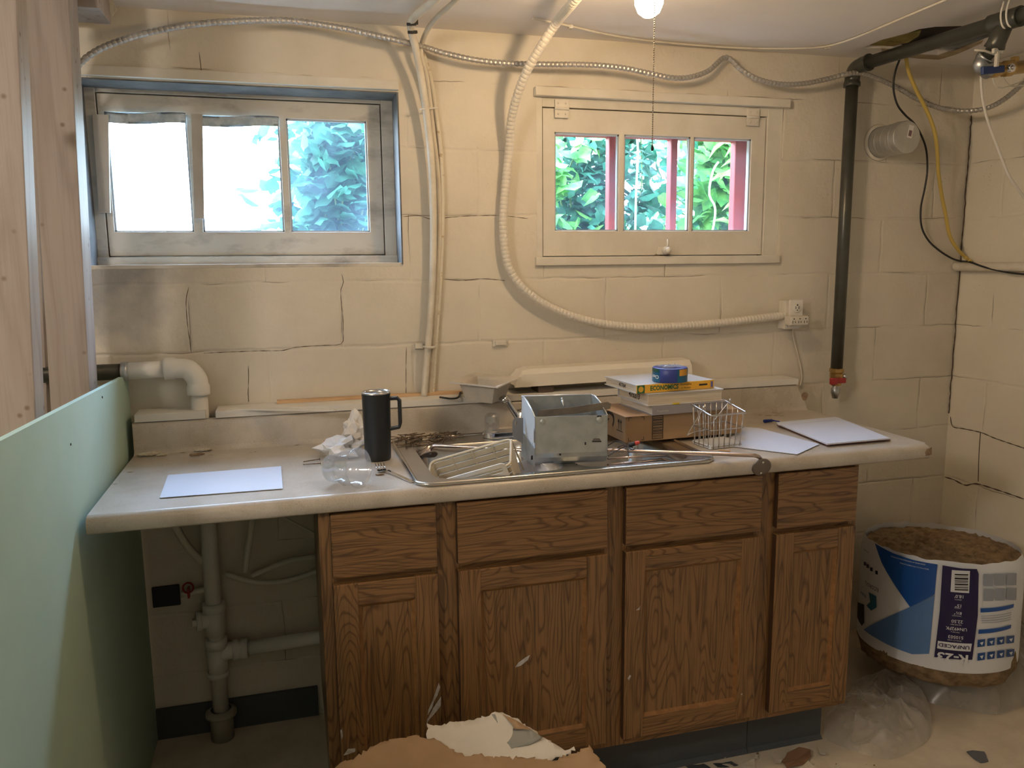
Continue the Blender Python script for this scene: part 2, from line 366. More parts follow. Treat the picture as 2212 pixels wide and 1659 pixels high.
def ragged(ps, step=.01, amp=.004, seed=0):
    rnd = random.Random(seed); out = []
    for i in range(len(ps)):
        a = Vector(ps[i]); b = Vector(ps[(i+1) % len(ps)]); k = max(1, int((b-a).length/step))
        for j in range(k):
            q = a.lerp(b, j/k)
            if j: q += Vector([rnd.uniform(-amp, amp) for _ in range(len(q))])
            out.append(q)
    return out

# ---------------------------------------------------------------- colours
CREAM = (.66, .60, .49)
wallpaint = block_wall('painted_block', 'X', .4343, (.61, .555, .46), (.69, .635, .53), dirt=True)
wallpaint_r = block_wall('painted_block_right', 'Y', -.16, (.74, .68, .56), (.80, .74, .62))
plain = mat('old_cream_paint', (.62, .58, .49), .6, col2=(.68, .64, .55), vscale=3, bump=.3, bscale=25)
ceilp = mat('ceiling_paint', (.78, .74, .70), .7, col2=(.83, .79, .75), vscale=2.5, bump=.5, bscale=9)
trimp = mat('trim_paint', (.60, .56, .48), .5, col2=(.70, .66, .58), vscale=5, bump=.3, bscale=40)
trimd = mat('stained_trim_paint', (.60, .57, .50), .5, col2=(.30, .28, .25), vscale=6, vlo=.50, vhi=.72, bump=.3, bscale=30, stretch=(1, 1, 2.5))
white = mat('white_plastic', (.78, .77, .73), .35)
pvc = mat('pvc', (.74, .72, .66), .35)
cablew = mat('painted_cable', (.68, .63, .53), .5, col2=(.60, .54, .44), vscale=20)
steel = mat('galvanised_steel', (.42, .44, .45), .38, 1, col2=(.55, .57, .58), vscale=14)
sheetm = mat('sheet_metal', (.42, .45, .45), .48, .85, col2=(.52, .55, .55), vscale=22, bump=.1, bscale=50)
sheetw = mat('white_coated_metal', (.62, .66, .70), .4, .1)
inox = mat('stainless', (.55, .54, .52), .24, 1, col2=(.62, .60, .57), vscale=10, bump=.05, bscale=90)
chrome = mat('chrome', (.75, .75, .76), .1, 1)
dkmetal = mat('dark_slot', (.015, .015, .015), .7)
blackpipe = mat('black_iron', (.060, .060, .048), .30, .3, col2=(.085, .083, .068), vscale=12)
bm_ = mat('brass', (.55, .38, .15), .35, 1)
oakV = wood('oak_upright', (.230, .118, .042), (.110, .048, .016), 'Z', 9, .38, 6, 1, .15)
oakH = wood('oak_level', (.230, .118, .042), (.110, .048, .016), 'X', 9, .38, 6, 1, .15)
oakin = mat('oak_shadow_edge', (.11, .05, .02), .5)
stud = wood('stud_pine', (.34, .285, .245), (.29, .235, .20), 'Z', 2, .6, 4, .22, knots=True)
strip = wood('pine_strip', (.60, .40, .22), (.50, .32, .17), 'X', 4, .6, 4, .3)
counter = speckle('laminate', (.44, .39, .32), (.25, .205, .15), (.60, .56, .50), .27)
chip = mat('particle_board', (.34, .24, .15), .9, col2=(.20, .13, .08), vscale=120)
vinyl = mat('vinyl_base', (.065, .075, .085), .5)
paper = mat('paper', (.62, .67, .79), .6)
floorm = mat('floor_tile', (.60, .52, .40), .55, col2=(.74, .65, .52), vscale=6, bump=.2, bscale=30)

# ---------------------------------------------------------------- room
XR, ZC = 3.155, 2.12
W1 = rect(.185, 1.056, 1.425, 1.935); W2 = rect(1.485, 2.362, 1.425, 1.94)
def room():
    b = MB(); b.plate(rect(-1.3, XR+.2, -.1, ZC+.25), [W1, W2], .22, lambda a, c, d: Vector((a, d, c)))
    wb = struct(b.build('wall_back', wallpaint, org=(0, 0, 0)))
    b = MB(); b.box(XR, XR+.2, -4.6, .22, -.1, ZC+.25); wr = struct(b.build('wall_right', wallpaint_r, org=(0, 0, 0)))
    b = MB(); b.box(-1.5, -1.3, -4.6, .22, -.1, ZC+.25); struct(b.build('wall_left', plain))
    b = MB(); b.box(-1.5, XR+.2, -4.8, -4.6, -.1, ZC+.25); struct(b.build('wall_front', plain))
    # corner crack
    b = MB(); ps = [P(u, v, 1, -.0012) for u, v in ((2100, 250), (2098, 300), (2093, 360), (2086, 440), (2080, 520), (2076, 600), (2071, 700), (2063, 780), (2058, 850), (2053, 900))]
    ps = [Vector((XR-.003, -.003, q.z)) for q in ps]; rnd = random.Random(3)
    pts = []
    for i in range(len(ps)-1):
        for k in range(6): q = ps[i].lerp(ps[i+1], k/6); pts.append(q+Vector((rnd.uniform(-.003, 0), rnd.uniform(-.003, 0), 0)))
    b.tube(pts, .0022, 5, rf=lambda i: .0012+.0012*abs(math.sin(i*1.7)))
    pts = [P(u, v, 0, XR-.001) for u, v in ((2053, 900), (2058, 921), (2080, 926), (2118, 934), (2150, 947), (2212, 968))]
    b.tube(spline(pts, .01), .0018, 5, rf=lambda i: .0008+.0012*abs(math.sin(i*.9)))
    pts = [P(u, v, 0, XR-.001) for u, v in ((2118, 934), (2116, 960), (2114, 1000), (2113, 1040))]
    b.tube(spline(pts, .01), .0015, 5)
    pts = [P(u, v, 0, XR-.001) for u, v in ((2040, 1030), (2060, 1036), (2085, 1048), (2110, 1045), (2160, 1060), (2212, 1078))]
    b.tube(spline(pts, .01), .0018, 5, rf=lambda i: .0006+.0022*abs(math.sin(i*.7)))
    b.build('crack', mat('crack', (.10, .07, .045), .9), wr)
    b = MB()
    for run in (((738, 592), (742, 610), (736, 628), (738, 660), (741, 690), (741, 715), (738, 742), (700, 746), (640, 750), (610, 757), (560, 758), (500, 760), (440, 763)),
                ((870, 468), (905, 466), (935, 474), (975, 469), (1030, 466), (1085, 466), (1140, 472)), ((408, 620), (402, 650), (405, 700), (410, 735), (412, 756)),
                ((958, 603), (1000, 606), (1040, 602), (1090, 606)), ((536, 790), (537, 815), (536, 850), (537, 868)), ((878, 750), (877, 790), (877, 850)),
                ((430, 112), (433, 136), (435, 156))):
        pts = [P(u, v, 1, -.0005) for u, v in run]; b.tube(spline(pts, .012), .001, 5, rf=lambda i: .0003+.0011*abs(math.sin(i*.63)*math.sin(i*1.9)))
    b.build('crack', mat('crack', (.10, .07, .045), .9), wb)
    # patched paint round the old window clips
    b = MB(); b.plate(rect(-1.5, XR+.2, -4.8, .3), [], -.1); struct(b.build('floor', floorm, org=(0, 0, 0)))
    hole = [(u, v) for u, v in ((1864, 103), (1905, 86), (1960, 72), (1985, 63), (2020, 58), (2075, 56), (2110, 62), (2120, 72), (2100, 88), (2060, 108), (2025, 119), (1985, 117), (1955, 112), (1930, 106), (1900, 104))]
    hp = [P(u, v, 2, ZC) for u, v in hole]; hp = [(q.x, q.y) for q in hp]
    b = MB(); b.plate(rect(-1.5, XR+.2, -4.8, -.0), [hp], .02, lambda a, c, d: Vector((a, c, ZC+d))); cl = struct(b.build('ceiling', ceilp, org=(0, 0, 0)))
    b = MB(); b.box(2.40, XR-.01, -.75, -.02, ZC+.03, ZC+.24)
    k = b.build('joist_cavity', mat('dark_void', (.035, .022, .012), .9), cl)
    b = MB(); flap = [P(u, v, 2, ZC-.004) for u, v in ((1905, 104), (1955, 110), (1985, 117), (2025, 119), (2060, 108), (2125, 85), (2120, 92), (2065, 116), (2028, 127), (1985, 125), (1950, 121), (1905, 113))]
    b.sheet(ragged(flap, .02, .001), .003); b.build('torn_edge', mat('old_paperboard', (.42, .34, .22), .9, col2=(.3, .23, .13), vscale=20), cl)
    b = MB(); flap = [P(u, v, 2, ZC+.012) for u, v in ((1860, 104), (1905, 84), (1950, 72), (1990, 64), (1985, 75), (1960, 90), (1925, 98), (1880, 106))]
    b.sheet(ragged(flap, .02, .001), .004); b.build('torn_paper', mat('yellow_paper', (.38, .30, .08), .9, col2=(.2, .15, .05), vscale=25), cl)
    b = MB(); b.box(-1.3, .74, -.012, -.001, 0, .098); struct(b.build('baseboard_back', vinyl))
room()

def window(n, opn, yf, sash, panes, W, label):
    """wooden basement window; panes is a list of (x0, x1), yf the front of the sash"""
    x0, x1, z0, z1 = opn; sx0, sx1, sz0, sz1 = sash; pz0, pz1 = 1.532, W
    w = thing('window_%d' % n, ((x0+x1)/2, yf, z0), label, 'window'); w['kind'] = 'structure'
    tm = trimd if n == 1 else trimp
    # frame round the sash
    b = MB(); e = .003
    b.box(x0, sx0-e, yf-.006, yf+.10, z0, z1, bev=.002); b.box(sx1+e, x1, yf-.006, yf+.10, z0, z1, bev=.002)
    b.box(sx0-e, sx1+e, yf-.004, yf+.10, sz1+e, z1, bev=.002); b.box(x0-.0, x1+.0, yf-.022, yf+.10, z0-.002, sz0-e, bev=.003)
    b.build('window_frame', tm, w)
    b = MB(); b.plate(rect(x0+.002, x1-.002, z0+.002, z1-.002), [rect(sx0+.012, sx1-.012, sz0+.012, sz1-.012)], .012, lambda a, c, d: Vector((a, yf+.032+d, c))); b.build('window_stop', tm, w)
    b = MB(); b.plate(rect(sx0, sx1, sz0, sz1), [rect(a, c, pz0, pz1) for a, c in panes], .03, lambda a, c, d: Vector((a, yf+d, c)))
    s = b.build('sash', tm, w, bev=.0015)
    for a, c in panes:
        b = MB(); b.box(a-.001, c+.001, yf+.016, yf+.019, pz0-.001, pz1+.001); b.build('pane', GL[n], s)
    b = MB()
    for a, c in panes:   # putty bead
        for q in ((a, a+.005, pz0, pz1), (c-.005, c, pz0, pz1), (a, c, pz0, pz0+.004), (a, c, pz1-.005, pz1)): b.box(q[0], q[1], yf+.005, yf+.016, q[2], q[3])
    b.build('putty', mat('putty', (.40, .45, .50), .7), s)
    return w, s
GL = {1: clear('hazy_glass', (.90, .96, 1), .022, (.5, .75, 1), .05, .08, 5, .05), 2: clear('dusty_glass', (.92, .97, 1), .010, (.5, .75, 1), .04, .04, 7, .03)}
def windows():
    w, s = window(1, (.178, 1.062, 1.420, 1.942), .12, (.218, 1.014, 1.462, 1.918), [(.236, .452), (.478, .712), (.732, .972)], 1.868, 'white painted wooden basement window set deep in the block wall on the left, two panes blown white')
    # battens nailed over the sash
    for (u0, v0, u1, v1) in ((200, 247, 238, 460), (413, 246, 441, 472)):
        a = P(u0, v0, 1, .105); c = P(u1, v1, 1, .105); b = MB(); k = P(u0 if u0 > 300 else u0+6, v1, 1, .105)
        b.plate([(a.x, a.z), (P(u1-4, v0, 1, .105).x, a.z), (c.x, c.z), (k.x+.01, c.z)], [], .012, lambda p, q, d: Vector((p, .102+d, q)))
        b.build('batten', mat('grey_batten', (.44, .41, .36), .7, col2=(.5, .47, .42)), w)
    b = MB()
    for a, c in ((.236, .452), (.478, .712)): b.grid(12, 4, lambda s_, t: (a+(c-a)*s_, .112-.004*math.sin(9*s_)*t, 1.868-.028*t-.004*math.sin(5*s_+a)), .0015)
    b.build('film_strip', mat('crumpled_film', (.42, .52, .60), .5, col2=(.62, .70, .76), vscale=40), s)
    b = MB(); b.box(.10, 1.056, -.018, .0, 1.938, 1.964, bev=.002); struct(b.build('trim_1', trimp))
    b = MB(); b.box(.185, 1.056, .002, .118, 1.425, 1.436, bev=.001); struct(b.build('trim_3', trimd))
    gl_ = mat('grime_and_shade_board', (.10, .105, .11), .7, col2=(.17, .17, .165), vscale=9)  # added reveal lining: grime plus the recess shade, put into the board colour
    b = MB(); b.box(1.052, 1.0565, -.001, .119, 1.43, 1.934); struct(b.build('added_lining_4', gl_)); b = MB(); b.box(.186, 1.0515, .001, .119, 1.931, 1.9355); struct(b.build('added_lining_5', gl_))
    b = MB(); b.box(.184, .188, -.001, .119, 1.43, 1.934); struct(b.build('added_lining_6', gl_))
    w, s = window(2, (1.478, 2.368, 1.424, 1.944), .008, (1.508, 2.305, 1.452, 1.910), [(1.548, 1.768), (1.786, 2.024), (2.036, 2.252)], 1.838, 'white painted wooden basement window on the right, leaves and red storm bars behind its three panes')
    b = MB(); b.box(1.476, 2.378, -.024, .0, 1.941, 1.968, bev=.003); struct(b.build('trim_2', trimp))
    for x in (1.545, 2.225):
        b = MB(); b.box(x, x+.045, -.0035, .004, 1.880, 1.905, bev=.001); b.box(x, x+.045, -.0055, .004, 1.912, 1.935, bev=.001); b.cyl((x-.001, -.004, 1.908), (x+.046, -.004, 1.908), .0045, 10)
        for dx, z in ((.010, 1.924), (.035, 1.924), (.010, 1.892), (.035, 1.892)): b.cyl((x+dx, -.004, z), (x+dx, -.0075, z), .003, 8)
        b.build('hinge', trimp, w)
    c = P(1432, 545, 1, 0); b = MB()
    b.box(c.x-.027, c.x+.027, -.002, .004, c.z-.024, c.z-.006, bev=.001); h = b.build('latch', mat('rusty_metal', (.16, .12, .09), .6, .5, col2=(.4, .37, .32), vscale=60), w)
    b = MB(); b.box(c.x-.022, c.x+.012, -.008, .004, c.z-.008, c.z+.018, bev=.002); b.cyl((c.x+.004, -.006, c.z+.006), (c.x+.004, -.026, c.z+.006), .013, 16); b.ball((c.x+.004, -.028, c.z+.006), .011)
    b.tube(spline([(c.x+.004, -.02, c.z+.012), (c.x+.006, -.024, c.z+.028), (c.x+.008, -.018, c.z+.042)], .004), .0035, 8); b.build('latch_knob', trimp, h)
    # outer storm frame, painted red
    red = mat('red_paint', (.42, .06, .06), .5, col2=(.32, .05, .05), vscale=14)
    b = MB(); b.plate(rect(1.49, 2.36, 1.44, 1.90), [rect(1.53, 1.782, 1.475, 1.848), rect(1.808, 2.012, 1.475, 1.848), rect(2.038, 2.262, 1.475, 1.848)], .035, lambda a, c, d: Vector((a, .125+d, c)))
    b.build('storm_frame', red, w, bev=.004)
windows()

# ---------------------------------------------------------------- outside: soil, climbing plants
def garden():
    b = MB(); b.grid(20, 8, lambda s, t: (-1.5+7*s, .23+3.5*t, 1.40+.02*math.sin(s*30)+.03*t), .3); struct(b.build('ground_outside', mat('soil', (.06, .05, .035), .95, col2=(.10, .12, .05), vscale=10)))
    rnd = random.Random(11)
    lm = []
    for i, (c1, c2) in enumerate((((.05, .20, .08), (.10, .34, .12)), ((.10, .32, .09), (.22, .50, .12)), ((.03, .12, .08), (.05, .20, .13)), ((.22, .44, .10), (.34, .56, .16)))):
        m_, nt, p_ = principled('leaf_%d' % i); L = nt.links.new
        tcn = N(nt, 'TexCoord'); nz = N(nt, 'TexNoise', Scale=22, Detail=2); L(tcn.outputs['Object'], nz.inputs['Vector'])
        r = N(nt, 'ValToRGB'); L(nz.outputs['Fac'], r.inputs[0]); r.color_ramp.elements[0].color = (*c1, 1); r.color_ramp.elements[1].color = (*c2, 1); r.color_ramp.elements[0].position = .4; r.color_ramp.elements[1].position = .6
        p_.inputs['Roughness'].default_value = .5; p_.inputs['Specular IOR Level'].default_value = .2; L(r.outputs[0], p_.inputs['Base Color'])
        tlb = N(nt, 'BsdfTranslucent'); L(r.outputs[0], tlb.inputs[0]); mxs = N(nt, 'MixShader'); mxs.inputs[0].default_value = .45
        L(p_.outputs[0], mxs.inputs[1]); L(tlb.outputs[0], mxs.inputs[2]); L(mxs.outputs[0], nt.nodes['Material Output'].inputs[0]); lm.append(m_)
    def leaf(b, c, L_, W_, d, up):
        d = d.normalized(); s = d.cross(up).normalized(); n = s.cross(d)
        pr = [(0, 0), (.25, .8), (.55, 1), (.8, .55), (1, 0)]
        vs = [c]; 
        for t, w_ in pr[1:-1]: vs += [c+d*(L_*t)+s*(W_*w_*.5)-n*(.2*W_*w_), c+d*(L_*t)-n*(L_*.15*t*t), c+d*(L_*t)-s*(W_*w_*.5)-n*(.2*W_*w_)]
        vs.append(c+d*L_-n*(L_*.2))
        b.add(vs, [(0, 1, 2), (0, 2, 3), (1, 4, 5, 2), (2, 5, 6, 3), (4, 7, 8, 5), (5, 8, 9, 6), (7, 10, 8), (8, 10, 9)], True)
    def shrub(x, y, wd, ht, n, size, mi, label, narrow=1, group=None, z0=1.4):
        b = MB()
        for i in range(n):
            c = Vector((x+rnd.gauss(0, wd*.45), y+rnd.gauss(0, wd*.25), z0+ht*rnd.random()**.9))
            c.y = max(c.y, .28)
            d = Vector((rnd.gauss(0, 1), rnd.gauss(-.3, .8), rnd.gauss(-.1, .7))); leaf(b, c, size*rnd.uniform(.6, 1.3), size*rnd.uniform(.45, .8)*narrow, d, Vector((rnd.gauss(0, .4), -.5, 1)))
        t = thing('garden_plant', (x, y, z0), label, 'plant', group)
        b.build('foliage', lm[mi], t, fix=False)
        b = MB()
        for k in range(5):
            xx = x+rnd.uniform(-wd*.5, wd*.5); b.tube(spline([(x, y, z0), (xx, y-.03, z0+ht*.4), (xx+rnd.uniform(-.1, .1), y-.02, z0+ht*rnd.uniform(.7, 1))], .04), .004, 6)
        b.build('stem', mat('plant_stem', (.30, .42, .16), .6), t)
    shrub(.93, .75, .24, .62, 900, .085, 2, 'leafy plant nearest outside the hazy right pane of the left window')
    shrub(1.02, 1.15, .26, .60, 900, .10, 0, 'darker bush outside the hazy right pane of the left window')
    shrub(1.20, 2.0, .45, 1.0, 900, .11, 0, 'tall dark bush furthest behind the hazy right pane of the left window')
    shrub(1.70, .95, .34, .60, 420, .12, 1, 'pale broad-leaved plant behind the left pane of the right window, gaps of sky in it')
    shrub(2.15, 1.15, .42, .75, 1100, .085, 2, 'dense dark shrub behind the middle pane of the right window')
    shrub(1.95, 1.75, .60, .55, 900, .07, 0, 'mid green bush low behind the left and middle panes of the right window')
    shrub(2.75, 1.0, .26, .80, 700, .12, 1, 'lush broad-leaved plant behind the right pane of the right window')
    shrub(2.75, .70, .10, .95, 240, .20, 3, 'long bright blades of grass beside the red bar of the right window', narrow=.28)
    shrub(3.2, 1.9, .8, 1.0, 900, .10, 0, 'tall bush furthest right behind the right window')
    b = MB()
    for pts in (((1432, 505), (1452, 440), (1455, 380), (1462, 340), (1470, 280)), ((1372, 500), (1374, 420), (1378, 330), (1374, 280)), ((1525, 500), (1545, 460), (1532, 420), (1540, 370), (1552, 350))):
        q_ = [P(u, v, 1, .5) for u, v in pts]; q_[0].z = 1.405; b.tube(spline(q_, .02), .004, 6)
    for q in b.v: pass
    tag(b.build('plant_stem', mat('dry_stem', (.52, .55, .35), .6)), 'pale dry stalks standing just outside the panes of the right window', 'plant', kind='stuff')
garden()

# ---------------------------------------------------------------- bulb with pull chain
def lamp():
    c = Vector(P(1402, 3, 1, -.75)); c.z = c.z
    t = thing('ceiling_light', (c.x, c.y, ZC), 'lit bare bulb in a ceiling socket with a hanging bead pull chain', 'ceiling light')
    z = c.z
    b = MB(); b.lathe([(0, -.034), (.012, -.032), (.024, -.023), (.031, -.006), (.031, .008), (.026, .024), (.018, .040), (.014, .052), (.0, .054)], c, 28); b.build('bulb', glow('hot_glass', (1, .70, .40), BULB), t)
    b = MB(); b.lathe([(.0, .05), (.015, .05), (.017, .06), (.02, .064), (.05, ZC-z-.012), (.055, ZC-z)], c, 28); s = b.build('lamp_holder', mat('porcelain', (.8, .78, .72), .25), t)
    b = MB(); q0 = P(1413, 40, 1, -.80); q1 = P(1409, 312, 1, -.80); q0 = Vector((q1.x, -.80, q0.z)); n = int((ZC-.03-q1.z)/.0048)
    top = Vector((q1.x, -.80, ZC-.03))
    for i in range(n): b.ball(q1+Vector((0, 0, .0048*i)), .0017, 6)
    b.rod(q1, top, .0005, 5); ch = b.build('pull_chain', mat('chain_metal', (.30, .25, .18), .4, .9), t)
    b = MB(); b.lathe([(0, 0), (.003, .001), (.0035, .006), (.002, .012), (0, .014)], q1-Vector((0, 0, .014)), 10); b.build('chain_end', mat('chain_end_black', (.02, .02, .02), .4), ch)
    b = MB(); b.tube(spline([(c.x-.03, c.y, ZC-.03), (q1.x-.01, -.79, ZC-.028), (q1.x, -.8, ZC-.03)], .01), .0015, 6); b.build('chain_arm', mat('chain_metal', (.30, .25, .18), .4, .9), s)
lamp()
def fill_lamp():  # added fill light out of view, brightens cabinet fronts and right wall
    c = Vector((-.50, -2.15, 1.93)); t = thing('ceiling_light', (c.x, c.y, ZC), 'frosted globe lamp on the ceiling behind the camera', 'ceiling light')  # added fill light out of view, not a lamp of the room
    b = MB(); b.ball(c, .12, 24); b.build('fill_globe', glow('fill_glow', (1, .88, .76), FILL), t)
    b = MB(); b.lathe([(0, ZC-c.z), (.07, ZC-c.z), (.07, .12), (.05, .112), (0, .112)], c, 28); b.build('fill_lamp_base', mat('porcelain', (.8, .78, .72), .25), t)
fill_lamp()

# ---------------------------------------------------------------- cabinet and counter
CT, CB = .914, .876; YF, YB = -.672, -.098; XA, XB = .279, 2.444; YC = YF+.028
def cabinet():
    t = thing('kitchen_cabinet', (1.48, YC+.28, 0), 'worn oak kitchen base cabinet with four drawer fronts over four doors under the counter', 'cabinet')
    x0, x1, zb = .7525, 2.2206, .150
    b = MB(); b.box(x0, x0+.016, YC+.02, -.06, zb, CB); b.box(x1-.016, x1, YC+.02, -.06, zb, CB); b.box(x0+.016, x1-.016, -.075, -.06, zb, CB); b.box(x0+.016, x1-.016, YC+.02, -.075, zb, zb+.016)
    b.build('carcass', oakV, t)
    cols = [(.779, 1.024), (1.074, 1.461), (1.511, 1.904), (1.953, 2.206)]
    z1, z2, z3, z4 = .187, .683, .718, .868   # door bottom, door top, drawer bottom, drawer top (openings smaller)
    o = .012
    b = MB(); holes = [rect(a+o, c-o, z1+o, z2-o) for a, c in cols]+[rect(a+o, c-o, z3+o, z4-o) for a, c in cols]
    xs = [x0, cols[0][0]+o]+[q for i in range(3) for q in (cols[i][1]-o, cols[i+1][0]+o)]+[cols[3][1]-o, x1]
    for i in range(0, 10, 2): b = MB(); b.box(xs[i], xs[i+1], YC, YC+.02, zb, CB-.001); b.build('frame_stile', oakV, t, bev=.001)
    for i in range(1, 9, 2):
        for za, zc in ((zb, z1+o), (z2-o, z3+o), (z4-o, CB-.001)): b = MB(); b.box(xs[i], xs[i+1], YC+.0003, YC+.0197, za, zc); b.build('frame_rail', oakH, t)
    for i, (a, c) in enumerate(cols):
        b = MB(); b.box(a, c, YC-.019, YC-.001, z3-.004, z4, bev=.004); dr_ = b.build('drawer_front', oakH, t); e_ = MB(); e_.box(a-.0008, a+.0002, YC-.017, YC-.001, z3-.001, z4-.002); e_.build('drawer_edge_shade', mat('edge_shade', (.05, .022, .009), .6), dr_)  # thin dark strip: shade of the drawer's left side, put into colour
        zt, zl = z2+.016, z1-.012; s = .056; y0, y1 = YC-.020, YC-.001
        pa, pc, pb, pt = a+s, c-s, zl+s, zt-s; y = y0+.010; d = MB(); d.box(pa-.002, pc+.002, y, y+.005, pb-.002, pt+.002); door = d.build('door', oakV, t)
        for e0 in (a, c-s): d = MB(); d.box(e0, e0+s, y0, y1, zl, zt, bev=.003); d.build('stile', oakV, door)
        e_ = MB(); e_.box(a-.0008, a+.0002, y0+.002, y1, zl+.002, zt-.002); e_.build('door_edge_shade', mat('edge_shade', (.05, .022, .009), .6), door)  # added dark strip, the shade on the door's left side painted as colour
        for e0 in (zt-s, zl+.0005): d = MB(); d.box(a+s-.001, c-s+.001, y0+.0005, y1, e0, e0+s-.0005, bev=.003); d.build('rail', oakH, door)
        d = MB(); q = .008     # sloping inner lip
        F = [(pa, y0+.002, pb), (pc, y0+.002, pb), (pc, y0+.002, pt), (pa, y0+.002, pt)]; G = [(pa+q, y, pb+q), (pc-q, y, pb+q), (pc-q, y, pt-q), (pa+q, y, pt-q)]
        d.add(F+G, [(k, (k+1) % 4, (k+1) % 4+4, k+4) for k in range(4)]); d.build('moulding', mat('oak_plain', (.20, .095, .032), .4, col2=(.27, .13, .045), vscale=60), door, fix=False)
    ty = YC+.075
    xm = P(1613, 1600, 1, ty).x
    for a, c in ((x0+.01, xm-.001), (xm+.001, x1-.02)):
        b = MB(); b.box(a, c, ty, ty+.004, .002, zb); b.add([(a, ty, .012), (c, ty, .012), (c, ty-.012, .001), (a, ty-.012, .001)], [(0, 1, 2, 3)]); b.build('toe_kick', vinyl, t)
    for xx in (x1-.02, x0+.01): b = MB(); b.box(xx, xx+.002, ty+.004, -.08, .002, zb); b.build('plinth_side', oakV, t)
    # plaster smears
    sm = mat('plaster_smear', (.55, .54, .52), .9, col2=(.35, .30, .25), vscale=60)
    b = MB(); rnd = random.Random(5)
    for pts, y in (([(948, 1475), (951, 1485), (945, 1502), (938, 1515), (933, 1530), (924, 1545), (925, 1535), (935, 1513), (941, 1495)], YC-.0225), ([(953, 1505), (952, 1525), (940, 1540), (926, 1556), (921, 1570), (923, 1555), (936, 1530)], YC-.0225),
                ([(1113, 1442), (1120, 1432), (1135, 1421), (1145, 1415), (1140, 1426), (1125, 1438)], YC-.0125), ([(1374, 1318), (1381, 1312), (1383, 1308), (1381, 1317)], YC-.0225),
                ([(1356, 1466), (1361, 1458), (1363, 1460), (1359, 1470)], YC-.0225), ([(735, 1578), (739, 1575), (741, 1590), (738, 1598)], YC-.0225), ([(742, 1632), (752, 1618), (768, 1617), (767, 1624), (750, 1630)], YC-.0225),
                ([(1600, 1500), (1604, 1498), (1603, 1502)], YC-.0225)):
        b = MB(); b.sheet([P(u, v, 1, y) for u, v in pts], .0012); b.build('plaster_smear', sm, t)
cabinet()

SX0, SX1, SY0, SY1 = .978, 1.775, -.662, -.150      # sink rim
B1 = (1.032, 1.372, -.622, -.262); B2 = (1.408, 1.722, -.622, -.262)
def worktop():
    t = thing('countertop', (1.36, -.38, CB), 'speckled beige laminate countertop with a rounded front edge and low backsplash', 'countertop')
    b = MB(); hx0, hx1, hy0, hy1 = SX0+.02, SX1-.02, SY0+.03, SY1-.02; yn = YF+.02
    b.plate([(XA, yn), (XB-.012, yn), (XB, yn+.012), (XB, YB), (XA, YB)], [rect(hx0, hx1, hy0, hy1)], CT-CB, lambda a, c, d: Vector((a, c, CB+d)))
    # nosing
    pr = [(yn, CB), (YF+.004, CB), (YF+.001, CB+.004), (YF, CB+.014), (YF+.002, CT-.012), (YF+.008, CT-.003), (yn, CT)]
    K = len(pr); vs = [(XA, y, z) for y, z in pr]+[(XB-(.012 if i else .0), y, z) for i, (y, z) in enumerate(pr)]
    b.smooth = True; b.add(vs, [(i, i+1, K+i+1, K+i) for i in range(K-1)]); b.smooth = False; b.add(vs[:K], [tuple(range(K))]); b.add(vs[K:], [tuple(range(K))])
    b.build('worktop', counter, t)
    zt = 1.003; b = MB(); pr = [(YB-.014, CT), (YB-.005, CT+.004), (YB-.001, CT+.014), (YB, zt-.008), (YB+.004, zt-.002), (YB+.010, zt), (YB+.022, zt), (YB+.022, CB), (YB, CB)]
    K = len(pr); xe = 2.400; vs = [(XA, y, z) for y, z in pr]+[(xe+(.04 if z < zt-.03 else 0), y, z) for y, z in pr]
    b.smooth = True; b.add(vs, [(i, i+1, K+i+1, K+i) for i in range(5)]); b.smooth = False; b.add(vs, [(i, (i+1) % K, K+(i+1) % K, K+i) for i in range(5, K)]+[tuple(range(K)), tuple(range(K, 2*K))[::-1]])
    b.build('backsplash', counter, t)
    b = MB(); c = P(2008, 972, 1, YF-.0008); b.sheet([P(u, v, 1, YF-.0008) for u, v in ((1999, 977), (2003, 970), (2010, 968), (2013, 966), (2013, 982), (2000, 985))], .001); b.build('chipped_spot', chip, t); b = MB()
    c = P(1738, 856, 1, YB-.001); b.sheet([c+Vector((.013*math.cos(a)*(1+.2*math.sin(3*a)), 0, .015*math.sin(a))) for a in [k*.52 for k in range(12)]], .0015)
    b.build('chipped_spot', chip, t)
worktop()

def ledge():
    g = mat('cream_board', (.66, .63, .57), .6, col2=(.74, .71, .64), vscale=6)
    b = MB(); b.box(.285, .470, -.096, -.004, 1.0045, 1.026, bev=.001); tag(b.build('ledge_board', g), 'short cream board on the backsplash ledge left of the white pipe', 'board')
    b = MB(); b.box(.497, 2.405, -.098, -.004, 1.0045, 1.024, bev=.001); tag(b.build('ledge_board', g), 'long cream board lying along the backsplash ledge behind the counter clutter', 'board')
    b = MB(); a = P(598, 871, 2, 1.03); c = P(925, 862, 2, 1.03); b.box(a.x, 1.25, -.03, -.006, 1.0245, 1.033); tag(b.build('wood_strip', strip), 'thin orange pine strip lying against the block wall on the ledge', 'wood strip')
    b = MB(); b.sheet([P(487, 884, 2, 1.026), P(505, 880, 2, 1.026), P(720, 882, 2, 1.026), P(727, 884, 2, 1.026), P(722, 886, 2, 1.026)], .003); tag(b.build('wood_strip', g), 'thin cream sliver lying on the left end of the long ledge board', 'wood strip')
ledge()

